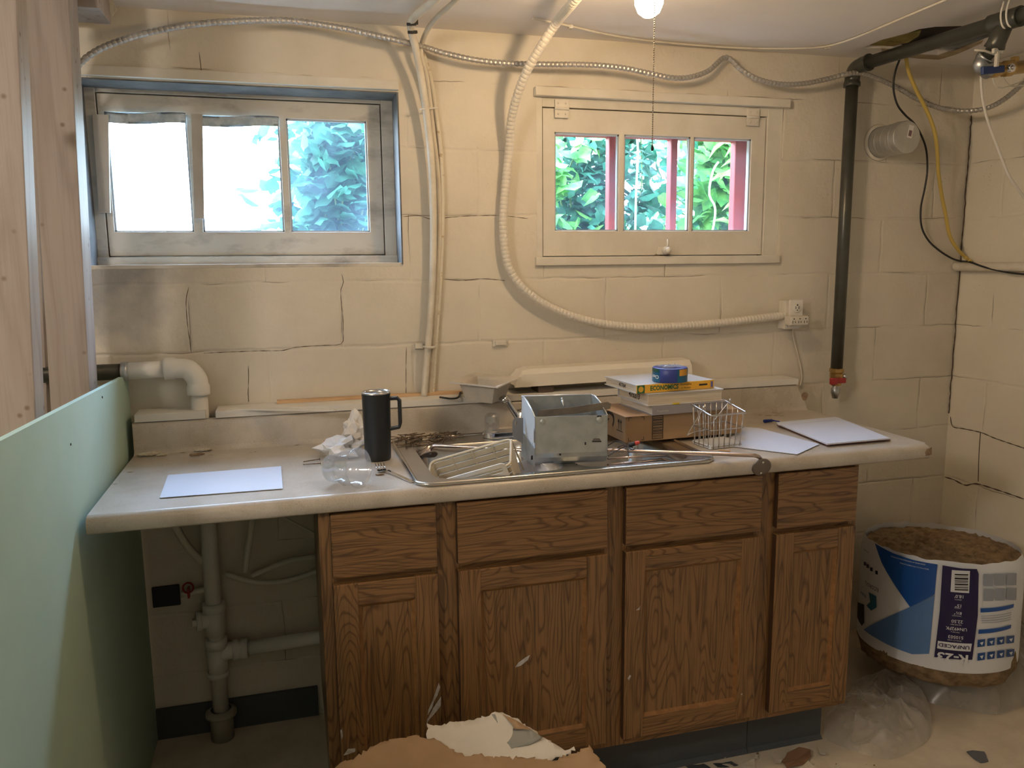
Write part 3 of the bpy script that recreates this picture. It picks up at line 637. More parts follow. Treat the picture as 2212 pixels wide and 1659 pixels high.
def sink():
    t = thing('kitchen_sink', ((SX0+SX1)/2, (SY0+SY1)/2, CT), 'stainless steel double bowl sink set in the counter, cluttered with scrap', 'sink')
    zr = CT+.0012; b = MB()
    b.plate(rrect(SX0+.008, SX1-.008, SY0+.008, SY1-.008, .035), [rrect(*B1, .05), rrect(*B2, .05)], .0015, lambda a, c, d: Vector((a, c, zr+.002+d)))
    # raised rolled edge
    o = [Vector((x, y, zr+.003)) for x, y in rrect(SX0+.006, SX1-.006, SY0+.006, SY1-.006, .037, 8)]; o.append(o[0]); b.tube(o+[o[1]], .0055, 8, cap=False)
    b.build('rim', inox, t)
    for B in (B1, B2):
        b = MB(); rings = [(0, 0, .05), (.004, -.006, .05), (.012, -.03, .05), (.02, -.14, .05), (.04, -.165, .06), (.09, -.172, .07)]
        vs = []; fs = []; K = None
        for ins, dz, r in rings:
            q = rrect(B[0]+ins, B[1]-ins, B[2]+ins, B[3]-ins, r, 6); K = len(q); vs += [(x, y, zr+.0035+dz) for x, y in q]
        for i in range(len(rings)-1): fs += [(i*K+k, i*K+(k+1) % K, (i+1)*K+(k+1) % K, (i+1)*K+k) for k in range(K)]
        fs.append(tuple((len(rings)-1)*K+k for k in range(K))); b.add(vs, fs, True); bowl = b.build('bowl', inox, t, fix=False)
        cx, cy = (B[0]+B[1])/2, (B[2]+B[3])/2; b = MB(); b.lathe([(0, .002), (.02, .002), (.03, .006), (.042, .004), (.045, .0005)], (cx, cy, zr-.1685+.001), 24); b.build('drain', inox, bowl)
    # tap
    f = thing('kitchen_faucet', (1.37, -.205, CT+.004), 'chrome single-lever kitchen tap behind the sink, half hidden by the metal box', 'faucet')
    b = MB(); z = CT+.0055
    b.plate(rrect(1.250, 1.49, -.235, -.175, .028), [], .016, lambda a, c, d: Vector((a, c, z+d))); b.build('base_plate', chrome, f, bev=.005)
    b = MB(); b.lathe([(.026, 0), (.024, .02), (.021, .055), (.017, .062), (0, .066)], (1.372, -.205, z+.016), 24); b.build('body', chrome, f)
    b = MB(); p0 = P(1140, 935, 1, -.205); p1 = P(1093, 862, 1, -.21)
    b.tube([p0, p0.lerp(p1, .5), p1, p1+Vector((-.012, -.004, .002))], [.012, .010, .009, .006], 14); b.lathe([(0, -.004), (.013, 0), (.014, .012), (.0, .016)], p1+Vector((-.004, 0, -.006)), 18, (-.4, -.3, 1)); b.build('lever', chrome, f)
    b = MB(); b.tube(spline([(1.372, -.205, z+.05), (1.40, -.26, z+.075), (1.43, -.33, z+.065), (1.44, -.345, z+.05)], .01), .011, 14); b.build('spout', chrome, f)
sink()

def things_on_counter():
    # papers
    def pap(pts, z, th, label, cat='paper', **k):
        b = MB(); b.sheet([P(u, v, 2, z) for u, v in pts], -th); o = b.build(k.get('name', 'paper_sheet'), k.get('m', paper)); tag(o, label, cat); return o
    pap([(363, 1027), (607, 1008), (611, 1056), (345, 1076)], CT+.0018, .0012, 'blank white sheet of paper lying alone on the left end of the counter')
    pap([(1604, 923), (1640, 925), (1770, 960), (1722, 982), (1640, 972), (1560, 962)], CT+.0018, .0012, 'blank white sheet lying on the counter partly behind the wire basket')
    n = thing('notepad', P(1800, 940, 2, CT), 'white notepad with a folded top strip on the right end of the counter', 'notepad')
    q = [(1678, 919), (1810, 906), (1924, 951), (1787, 963)]
    b = MB(); b.sheet([P(u, v, 2, CT+.002) for u, v in q], -.0015); b.build('backing', mat('red_brown_card', (.30, .12, .10), .8), n)
    b = MB(); b.sheet([P(u, v, 2, CT+.0075) for u, v in [(1679, 917), (1810, 904), (1922, 949), (1787, 961)]], -.004); b.build('pages', paper, n)
    b = MB(); b.sheet([P(u, v, 2, CT+.0105) for u, v in [(1677, 913), (1806, 901), (1812, 907), (1682, 919)]], -.0015); b.build('binding', paper, n)
    # pen cap
    a = P(1650, 910, 2, CT+.006); c = P(1668, 908, 2, CT+.006); e = P(1685, 911, 2, CT+.003); b = MB(); b.cyl(a, c, .0055, 14, .0045); b.rod(c, e, .0022, 8)
    tag(b.build('pen_cap', mat('blue_plastic', (.01, .03, .25), .3)), 'dark blue pen cap lying on the counter above the papers', 'pen cap')
    # mug
    c = P(817, 992, 2, CT); c.z = CT+.0005; m = thing('travel_mug', c, 'tall matte black steel mug with a square handle standing on the counter', 'mug')
    s = .182/.185; b = MB(); prof = [(0, 0), (.0325, 0), (.0345, .004), (.035, .02), (.0365, .10), (.0375, .172), (.0385, .180)]
    b.lathe(prof, c, 40); b.build('body', mat('matte_black', (.012, .013, .014), .38), m)
    b = MB(); b.lathe([(.0385, .180), (.0385, .184), (.036, .185), (.0345, .178), (.034, .03), (0, .028)], c, 40); b.build('steel_lining', inox, m)
    b = MB(); d = Vector((.96, -.27, 0)).normalized()
    hp = [c+d*.034+Vector((0, 0, .165)), c+d*.056+Vector((0, 0, .166)), c+d*.062+Vector((0, 0, .160)), c+d*.0625+Vector((0, 0, .10)), c+d*.060+Vector((0, 0, .088)), c+d*.034+Vector((0, 0, .083))]
    side = d.cross(Vector((0, 0, 1)))
    def strap(pts, w_, th):
        k = len(pts); up = []
        for i, p in enumerate(pts):
            tg = (pts[min(i+1, k-1)]-pts[max(i-1, 0)]).normalized(); nn = tg.cross(side).normalized(); up += [p+side*w_+nn*th, p-side*w_+nn*th, p-side*w_-nn*th, p+side*w_-nn*th]
        b.add(up, [(i*4+j, i*4+(j+1) % 4, (i+1)*4+(j+1) % 4, (i+1)*4+j) for i in range(k-1) for j in range(4)]+[(0, 1, 2, 3), tuple(4*(k-1)+j for j in range(4))])
    strap(hp, .008, .0045); b.build('handle', mat('matte_black', (.012, .013, .014), .38), m, bev=.002)
    # clear plastic cup on its side
    a = P(700, 1005, 2, CT+.040); e = P(790, 1002, 2, CT+.050); ax = (e-a); ax.z = 0; ax.normalize(); c0 = P(712, 1018, 2, CT+.030); c0.z = CT+.034
    b = MB(); axv = (ax+Vector((0, -.25, .14))).normalized()
    pr = [(0, 0), (.029, 0), (.032, .003), (.034, .02), (.036, .042), (.040, .044), (.041, .06), (.0425, .062), (.0435, .075), (.045, .077), (.046, .086), (.048, .087), (.047, .0895), (.0445, .087), (.043, .076), (.0405, .06), (.039, .046), (.034, .041), (.032, .02), (.030, .004), (0, .002)]
    b.lathe(pr, c0, 40, axv); zmin = min(q.z for q in b.v); 
    for q in b.v: q.z += CT+.001-zmin
    tag(b.build('plastic_cup', clear('clear_plastic', (.97, .97, .97), .10, (.85, .85, .85), .16, .08), fix=False), 'clear plastic cup lying on its side left of the black mug', 'cup')
    # crumpled tissue
    def lump(name, c, r, sc3, seed, m, label, cat, amp=.5, n=20, th=None):
        b = MB(); bm = bmesh.new(); bmesh.ops.create_icosphere(bm, subdivisions=3, radius=1); rnd = random.Random(seed); off = Vector((seed*3.1, seed, 0))
        for q in bm.verts:
            k = 1+amp*noise.fractal(q.co*1.6+off, 1, 2, 4)+amp*.5*abs(noise.noise(q.co*4+off)); q.co = Vector((q.co.x*sc3[0], q.co.y*sc3[1], max(q.co.z, -.6)*sc3[2]))*k*r
        b.bm(bm, None, False); zmin = min(q.z for q in b.v)
        for q in b.v: q += c; q.z -= zmin
        o = b.build(name, m); tag(o, label, cat); return o
    tis = mat('tissue', (.78, .76, .74), .85)
    c = P(738, 985, 2, CT); c.z = CT+.001; lump('crumpled_tissue', c, .042, (1.1, .9, .6), 2, tis, 'crumpled white tissue lying behind the clear plastic cup', 'tissue', .8)
    c = P(768, 965, 2, CT); c.z = CT+.001; lump('crumpled_tissue', c+Vector((0, .01, .0)), .036, (.8, .6, 1.15), 5, tis, 'crumpled white tissue standing up behind the left of the black mug', 'tissue', .9)
    c = P(722, 958, 2, CT); c.z = CT+.0005; lump('debris_clump', c, .018, (1.5, .8, .5), 9, chip, 'small brown clump of debris behind the crumpled tissue', 'debris')
    # fork
    b = MB(); h0 = P(893, 1040, 2, CT+.004); h1 = P(838, 1014, 2, CT+.010); nk = P(826, 1017, 2, CT+.006); d = (nk-P(812, 985, 2, CT+.009)); dd = -d.normalized(); sd = dd.cross(Vector((0, 0, 1))).normalized()
    ln = [h0, h0.lerp(h1, .3), h0.lerp(h1, .7), h1]; w_ = [.007, .0055, .004, .003]
    vs = []
    hd = (h1-h0).normalized(); hs = hd.cross(Vector((0, 0, 1))).normalized()
    for p_, ww in zip(ln, w_): vs += [p_+hs*ww, p_-hs*ww, p_-hs*ww-Vector((0, 0, .002)), p_+hs*ww-Vector((0, 0, .002))]
    b.add(vs, [(i*4+j, i*4+(j+1) % 4, (i+1)*4+(j+1) % 4, (i+1)*4+j) for i in range(3) for j in range(4)]+[(0, 1, 2, 3), (12, 13, 14, 15)])
    vs = []
    for p_, ww in ((h1, .003), (nk+dd*.004, .009), (nk+dd*.014, .012), (nk+dd*.022, .012)): vs += [p_+sd*ww, p_-sd*ww, p_-sd*ww-Vector((0, 0, .0015)), p_+sd*ww-Vector((0, 0, .0015))]
    b.add(vs, [(i*4+j, i*4+(j+1) % 4, (i+1)*4+(j+1) % 4, (i+1)*4+j) for i in range(3) for j in range(4)]+[(12, 13, 14, 15)])
    for k in range(4):
        o = (-.0105+.007*k); p_ = nk+dd*.021+sd*o; b.tube([p_, p_+dd*.025+Vector((0, 0, .001)), p_+dd*.045+Vector((0, 0, .004))], [.0016, .0014, .0006], 6)
    zmin = min(q.z for q in b.v)
    for q in b.v: q.z += CT+.0005-zmin
    tag(b.build('fork', chrome), 'steel fork lying on the counter beside the black mug', 'fork')
    # nails
    def nail_mesh(L_, r):
        b = MB(); b.tube([(0, 0, 0), (L_*.95, 0, 0), (L_, 0, 0)], [r, r, r*.2], 7); b.cyl((0, 0, 0), (-.0015, 0, 0), r*2.3, 10); return b.mesh('nail', mat('rusty_nail', (.16, .12, .09), .55, .7, col2=(.30, .24, .18), vscale=150), Vector((0, 0, 0)))
    me = nail_mesh(.045, .0016); me2 = nail_mesh(.028, .0018); rnd = random.Random(21)
    def nail(p_, a, tilt, mesh_, label, group):
        o = bpy.data.objects.new('nail', mesh_); C.objects.link(o); o.location = p_; o.rotation_euler = (0, tilt, a); tag(o, label, 'nail', group); return o
    nail(P(690, 992, 2, CT+.0042), math.radians(198), 0, me, 'bent-looking nail lying alone left of the plastic cup, upper of the pair', None)
    nail(P(692, 1001, 2, CT+.0042), math.radians(175), 0, me, 'nail lying alone left of the plastic cup, lower of the pair', None)
    for i in range(64):
        t_ = rnd.random(); u = 858+125*t_+rnd.gauss(0, 5); v = 955-12*t_+rnd.gauss(0, 5.5); lay = rnd.choice((0, 0, 1, 2))
        p_ = P(u, v, 2, CT+.0045); p_.z = CT+.0045+.0042*lay+(.004 if p_.y < SY1 and p_.x > SX0 else 0); p_.y = min(p_.y, YB-.035)
        nail(p_, rnd.uniform(0, 6.28) if rnd.random() < .4 else rnd.gauss(.1, .35)+(PI if rnd.random() < .5 else 0), 0, rnd.choice((me, me, me2)), 'rusty nail in the heap behind the black mug and sink corner', 'heap of rusty nails behind the sink corner')
    # crumbs of plaster on the left of the counter
    pl = mat('plaster_crumb', (.60, .56, .46), .9, col2=(.45, .38, .28), vscale=80)
    for i, (u, v, r, lab) in enumerate(((320, 985, .016, 'flat plaster chip at the far left corner of the counter'), (440, 975, .012, 'pale plaster chip left of centre at the foot of the backsplash'), (425, 984, .010, 'brown plaster chip beside the pale one at the foot of the backsplash'), (350, 985, .007, 'small plaster crumb beside the flat chip in the left corner'), (455, 983, .004, 'tiny plaster crumb right of the pale chip'), (395, 978, .004, 'tiny plaster crumb between the chips along the backsplash'), (640, 962, .004, 'tiny plaster crumb in the middle of the backsplash foot'), (282, 1020, .004, 'tiny plaster crumb near the left edge of the counter'), (820, 1027, .006, 'brown crumb under the fork'))):
        c = P(u, v, 2, CT); c.z = CT+.0005; c.x = max(c.x, XA+r*1.6); lump('plaster_chip', c, r, (1.6, .7, .35), 30+i, pl if i not in (2, 8) else chip, lab, 'plaster chip', .5)
    # stains are part of the laminate; glass tumbler on the tap deck
    c = P(1066, 940, 2, CT+.024); b = MB(); c.z = CT+.0225
    c = Vector((1.278, -.205, CT+.0220)); k = c
    b.lathe([(.0, .001), (.020, 0), (.022, .004), (.0225, .03), (.021, .047), (.016, .053), (0, .054)], k, 14, smooth=False); tag(b.build('tap_handle', clear('acrylic', (.95, .95, .95), .25, (.8, .8, .78), .2, .06), fix=False), 'clear faceted acrylic tap knob standing on the tap base', 'tap knob')
things_on_counter()

# ---------------------------------------------------------------- box, books, tape
kraft = mat('kraft_board', (.36, .23, .12), .75, col2=(.40, .26, .14), vscale=5)
ink = mat('black_ink', (.025, .02, .018), .6)
def obox(b, o, d, s, L_, D_, z0, z1, bev=0):
    """box from corner o, along unit d for L, along unit s for D"""
    M = Matrix(((d.x, s.x, 0, o.x), (d.y, s.y, 0, o.y), (0, 0, 1, 0), (0, 0, 0, 1))); b.box(0, L_, 0, D_, z0, z1, M, bev); return M
def stack():
    z0 = CT+.0105
    F = P(1351, 957, 2, z0); G = P(1603, 935, 2, z0); d = (G-F); d.z = 0; L_ = d.length; d.normalize(); s = Vector((-d.y, d.x, 0))
    H = PP(1351, 901, F, (s.x, s.y, 0)).z; D_ = min(.20, (YB-.015-max(F.y, G.y))/max(.2, s.y)+.02)
    t = thing('cardboard_box', (F+d*L_*.5+s*D_*.5), 'brown cardboard box with black printed barcode lying behind the sink under the books', 'box'); t.location.z = z0; ORG[t.name] = t.location.copy()
    b = MB(); obox(b, F, d, s, L_, D_, z0, H, .002); b.build('carton', kraft, t)
    fn = lambda x, z: F+d*x-s*.0008+Vector((0, 0, z-F.z+z0-z0))
    f = lambda x, z: Vector((F.x, F.y, z0))+d*x-s*.0012+Vector((0, 0, z))
    g = lambda y, z: Vector((F.x, F.y, z0))+s*y-d*.0012+Vector((0, 0, z))
    h = H-z0; b = MB(); xx = lambda u: (PP(u, 930, F, (s.x, s.y, 0))-F).dot(d)
    def r_(x0, x1, z0_, z1_, fn_=f): b.add([fn_(x0, z0_), fn_(x1, z0_), fn_(x1, z1_), fn_(x0, z1_)], [(0, 1, 2, 3)])
    a, c = xx(1408), xx(1432); zz0, zz1 = h*.06, h*.97
    r_(a, c, zz0, zz0+.002); r_(a, c, zz1-.002, zz1); r_(a, a+.002, zz0, zz1); r_(c-.002, c, zz0, zz1); rnd = random.Random(4); z = zz0+.006
    while z < zz1-.006: q = rnd.choice((.0012, .002, .003)); r_(a+.003, c-.003, z, z+q); z += q+rnd.choice((.0015, .0025, .004))
    a, c = xx(1357), xx(1391)
    for X, sx_ in ((a, 1), (c, -1)):
        for Z, sz_ in ((h*.06, 1), (h*.97, -1)): r_(min(X, X+sx_*.010), max(X, X+sx_*.010), min(Z, Z+sz_*.0015), max(Z, Z+sz_*.0015)); r_(min(X, X+sx_*.0015), max(X, X+sx_*.0015), min(Z, Z+sz_*.010), max(Z, Z+sz_*.010))
    # curved arrow mark, up arrows
    cv = [(D_*.62, h*.86), (D_*.54, h*.92), (D_*.42, h*.86), (D_*.38, h*.66), (D_*.42, h*.45)]
    q = spline([Vector((x, 0, z_)) for x, z_ in cv], .004)
    for i in range(len(q)-1):
        w_ = .005*(1-.55*i/len(q)); p0, p1 = q[i], q[i+1]; n = Vector((-(p1.z-p0.z), 0, p1.x-p0.x)).normalized()*w_
        b.add([g(p0.x+n.x, p0.z+n.z), g(p1.x+n.x, p1.z+n.z), g(p1.x-n.x, p1.z-n.z), g(p0.x-n.x, p0.z-n.z)], [(0, 1, 2, 3)])
    b.add([g(D_*.68, h*.5), g(D_*.68, h*.62), g(D_*.52, h*.70), g(D_*.56, h*.6)], [(0, 1, 2, 3)])
    for y in (D_*.14, D_*.22):
        b.add([g(y-.0012, h*.42), g(y+.0012, h*.42), g(y+.0012, h*.72), g(y-.0012, h*.72)], [(0, 1, 2, 3)]); b.add([g(y-.006, h*.70), g(y+.006, h*.70), g(y, h*.84)], [(0, 1, 2)])
    b.add([g(D_*.08, h*.36), g(D_*.28, h*.36), g(D_*.28, h*.39), g(D_*.08, h*.39)], [(0, 1, 2, 3)])
    b.build('printed_mark', ink, t, fix=False)
    b = MB(); obox(b, F+s*(D_*.80)-d*.002, d, s, .002, D_*.2, z0, H+.001); b.build('packing_tape', mat('orange_tape', (.62, .14, .06), .4), t)
    b = MB(); b.sheet([Vector((q_.x, q_.y, H+.0012)) for q_ in (F-s*.004-d*.004, F+d*L_*.5-s*.002, F+d*L_*.5+s*D_, F+s*D_-d*.004)], -.0015); b.build('flap', mat('kraft_light', (.50, .34, .22), .75), t)
    # books
    z = H+.002
    pg = mat('page_edges', (.66, .58, .46), .8, col2=(.48, .40, .29), vscale=30, stretch=(.3, .3, 14), bump=.4, bscale=20)
    pg2 = mat('grey_page_edges', (.46, .40, .33), .8, col2=(.40, .34, .28), vscale=30, stretch=(.3, .3, 12))
    def book(flx, frx, T, D2, label, cover, spine_front, writing=None, right_over=0):
        nonlocal z
        a = P(flx[0], flx[1], 2, z); c = P(frx[0], frx[1], 2, z); dd = c-a; dd.z = 0; LL = dd.length; dd.normalize(); ss = Vector((-dd.y, dd.x, 0))
        D2 = min(D2, YB+.06-min(a.y, c.y))
        t = thing('book', (a.x+dd.x*LL/2+ss.x*D2/2, a.y+dd.y*LL/2+ss.y*D2/2, z), label, 'book', 'books stacked on the cardboard box')
        cv = .0025; b = MB()
        obox(b, a, dd, ss, LL, D2, z, z+cv); obox(b, a, dd, ss, LL, D2, z+T-cv, z+T)
        if spine_front: obox(b, a-ss*.001, dd, ss, LL, .003, z, z+T, .001)
        else: obox(b, a+ss*(D2-.003), dd, ss, LL, .003, z, z+T)
        b.build('cover', cover, t)
        b = MB(); obox(b, a+dd*.004+ss*(.002 if spine_front else .003), dd, ss, LL-.008, D2-.006, z+cv, z+T-cv); b.build('pages', pg, t)
        if writing:
            b = MB(); e = lambda p, q: a+dd*.0028+ss*(D2*.45-p)+Vector((0, 0, T/2+q)); put_text(b, writing, T*.45, e, None, .02); b.build('handwritten_number', ink, t, fix=False)
        z += T+.0006; return t, a, dd, ss, LL, D2, T
    grey = mat('grey_book_cover', (.30, .28, .29), .45)
    t1, a, dd, ss, LL, D2, T = book((1409, 898), (1572, 884), .026, .20, 'thick softcover textbook with a grey spine, bottom of the three books', grey, True)
    b = MB(); put_text(b, 'Precalculus', T*.22, lambda p, q: a+dd*(LL*.13+p)-ss*.0022+Vector((0, 0, T*.45+q))); b.build('title', mat('pale_print', (.55, .5, .48), .6), t1, fix=False)
    t2, a, dd, ss, LL, D2, T = book((1398, 878), (1562, 866), .036, .19, 'thick book with its cream page edges to the front, middle of the three books', mat('pale_cover', (.60, .60, .62), .4), False, '475213')
    b = MB(); obox(b, a+dd*LL*.33-ss*.004, dd, ss, .02, .02, ORG[t2.name].z+.001, ORG[t2.name].z+.004); b.build('bookmark', mat('yellow_tab', (.62, .48, .02), .6), t2)
    yel = mat('yellow_cover', (.80, .44, .045), .35)
    t3, a, dd, ss, LL, D2, T = book((1374, 851), (1541, 838), .025, .19, 'yellow and green hardcover textbook with its title on the spine, top of the three books', mat('pale_glossy_cover', (.58, .62, .66), .25), True, '41764')
    zb = ORG[t3.name].z; k = lambda p, q: a+dd*p-ss*.0028+Vector((0, 0, T/2+q))
    b = MB(); obox(b, a-ss*.0022, dd, ss, LL, .002, zb+.0004, zb+T-.0004, .0008); sp = b.build('spine', yel, t3)
    gr = mat('green_print', (.02, .13, .05), .4)
    b = MB(); b.plate(rect(.002, .026, -T/2+.001, T/2-.001), [[(.014+.0085*math.cos(i*.4), .0085*math.sin(i*.4)) for i in range(15)]], 0, lambda p, q, w_: k(p, q)); put_text(b, 'ECONOMICS', T*.52, lambda p, q: k(LL*.35+p, q), LL*.36, .035); b.build('green_title', gr, sp, fix=False)
    b = MB(); put_text(b, 'Principles', T*.22, lambda p, q: k(LL*.63+p, q+T*.2), LL*.14); put_text(b, 'in Action', T*.22, lambda p, q: k(LL*.63+p, q-T*.2), LL*.12); b.plate(rect(LL*.80, LL*.91, -.002, .003), [], 0, lambda p, q, w_: k(p, q)); b.build('small_title', ink, sp, fix=False)
    b = MB(); b.plate(rect(LL*.955, LL*.985, -T*.36, T*.34), [], 0, lambda p, q, w_: k(p, q)); b.build('emblem', mat('purple_print', (.12, .12, .30), .4), sp, fix=False)
    # tape roll
    c = P(1459, 826, 2, z); c = c+ss*.03; r, hh = .050, .040; c.z = z+.0008; dirc = (CAM-c); dirc.z = 0; th0 = math.atan2(dirc.y, dirc.x)
    tp = thing('tape_roll', c, 'blue painters tape roll still in its printed wrap, on top of the books', 'tape')
    b = MB(); b.lathe([(r-.018, 0), (r-.001, 0), (r, .001), (r, hh-.001), (r-.001, hh), (r-.018, hh), (r-.018, 0)], c, 48); b.build('tape', mat('blue_tape', (.035, .055, .26), .35), tp)
    def wrap(b, a0, a1, z0_, z1_, rr=r+.0006, n=10):
        vs = []
        for i in range(n+1):
            q = th0+a0+(a1-a0)*i/n
            for zz in (z0_, z1_): vs.append(c+Vector((rr*math.cos(q), rr*math.sin(q), zz)))
        b.add(vs, [(2*i, 2*i+2, 2*i+3, 2*i+1) for i in range(n)], True)
    b = MB(); wrap(b, -1.5, -.60, .001, hh-.001); wrap(b, .42, 1.5, .001, hh-.001); lb = b.build('printed_wrap', mat('teal_print', (.01, .10, .20), .3), tp, fix=False)
    b = MB(); wrap(b, .55, 1.2, hh*.5, hh*.95, r+.0012); b.build('panel', mat('orange_print', (.62, .30, .03), .35), lb, fix=False)
    b = MB(); wrap(b, -1.4, -.66, hh*.72, hh*.98, r+.0012); b.build('panel', mat('dark_green_print', (.01, .07, .045), .35), lb, fix=False)
    b = MB(); cyf = lambda ang: (lambda p, q: c+Vector(((r+.0014)*math.cos(th0+ang-p/r*-1), (r+.0014)*math.sin(th0+ang-p/r*-1), hh*.38+q)))
    put_text(b, 'Clean', .010, lambda p, q: c+Vector(((r+.0015)*math.cos(th0-.95+p/r), (r+.0015)*math.sin(th0-.95+p/r), hh*.40+q)), .030, .01, rot=True); b.build('lettering', white, lb, fix=False)
    b = MB(); b.grid(16, 16, lambda s_, t_: c+Vector(((s_-.5)*.07, (t_-.5)*.06, hh+.002+.006*abs(noise.noise(Vector((s_*5, t_*5, 1)))))), 0); b.build('shrink_film', clear('shrink_film', (.95, .95, .95), .25, (.8, .85, .95), .2, .1), tp, fix=False)
stack()

def basket():
    O = P(1535, 970, 2, CT+.003); R_ = P(1603, 962, 2, CT+.003); d = (R_-O); d.z = 0; W_ = d.length; d.normalize(); s = Vector((-d.y, d.x, 0)); D_ = .085; z = O.z
    t = thing('wire_basket', O+d*W_/2+s*D_/2, 'small chrome wire basket with a swing handle in front of the cardboard box', 'basket'); wm = mat('coated_wire', (.55, .53, .52), .25, .85)
    def ring(zz, e, fz=0, bz=0): return [O+d*(-e)+s*(-e)+Vector((0, 0, zz+fz)), O+d*(W_+e)+s*(-e)+Vector((0, 0, zz+fz)), O+d*(W_+e)+s*(D_+e)+Vector((0, 0, zz+bz)), O+d*(-e)+s*(D_+e)+Vector((0, 0, zz+bz))]
    H = .095; b = MB()
    def loop(q, r): 
        q2 = []
        for i in range(4):
            p_, c_, n_ = q[i-1], q[i], q[(i+1) % 4]; q2 += [c_+(p_-c_).normalized()*.006, c_+((p_-c_).normalized()+(n_-c_).normalized())*.0015, c_+(n_-c_).normalized()*.006]
        b.tube(q2+[q2[0], q2[1]], r, 6, cap=False)
    loop(ring(H, .006, 0, .018), .0026); loop(ring(H*.55, .003), .0016); loop(ring(.004, 0), .0016); b.build('rim', wm, t)
    b = MB(); A, B_ = ring(H, .006, 0, .018), ring(.0, 0)
    for i, n in ((0, 6), (1, 4), (2, 6), (3, 4)):
        for k in range(n):
            f_ = (k+.5)/n; b.rod(A[i].lerp(A[(i+1) % 4], f_), B_[i].lerp(B_[(i+1) % 4], f_), .0016, 6)
    b.build('upright_wire', wm, t)
    b = MB(); obox(b, O, d, s, W_, D_, O.z-.0015, O.z+.009, .001); b.build('tray_bottom', mat('white_tray', (.70, .74, .80), .3), t)
    b = MB(); q = [P(1392, 923, 1, O.y+.02)]
    a0 = A[0].lerp(A[3], .35)+Vector((0, 0, .012)); a1 = A[1].lerp(A[2], .75)+Vector((0, 0, .010)); e0 = A[0]+Vector((-.06, .02, -.055))
    b.tube(spline([e0, e0+Vector((.004, .004, .004)), a0.lerp(e0, .1), a0], .005), .0014, 6); b.build('swing_handle', wm, t); b = MB(); b.tube(spline([a1, a1+Vector((-.02, .01, -.03)), a1+Vector((-.05, .02, -.075))], .006), .0014, 6); b.build('swing_handle', wm, t); b = MB()
    b.tube(spline([e0+Vector((.0, 0, .0)), e0+Vector((.015, 0, .007)), B_[0].lerp(A[0], .55)+Vector((0, .02, 0))], .005), .0014, 6); b.build('swing_handle', wm, t)
    b = MB(); b.ball(a0, .0045, 10); b.ball(a1, .0045, 10); b.build('hook_ball', wm, t)
    a = P(1553, 972, 2, CT+.003); c = P(1578, 975, 2, CT+.003); b = MB(); b.rod(a, c, .0022, 8); tag(b.build('wooden_stick', strip), 'short wooden stick lying on the counter at the front foot of the wire basket', 'stick')
basket()

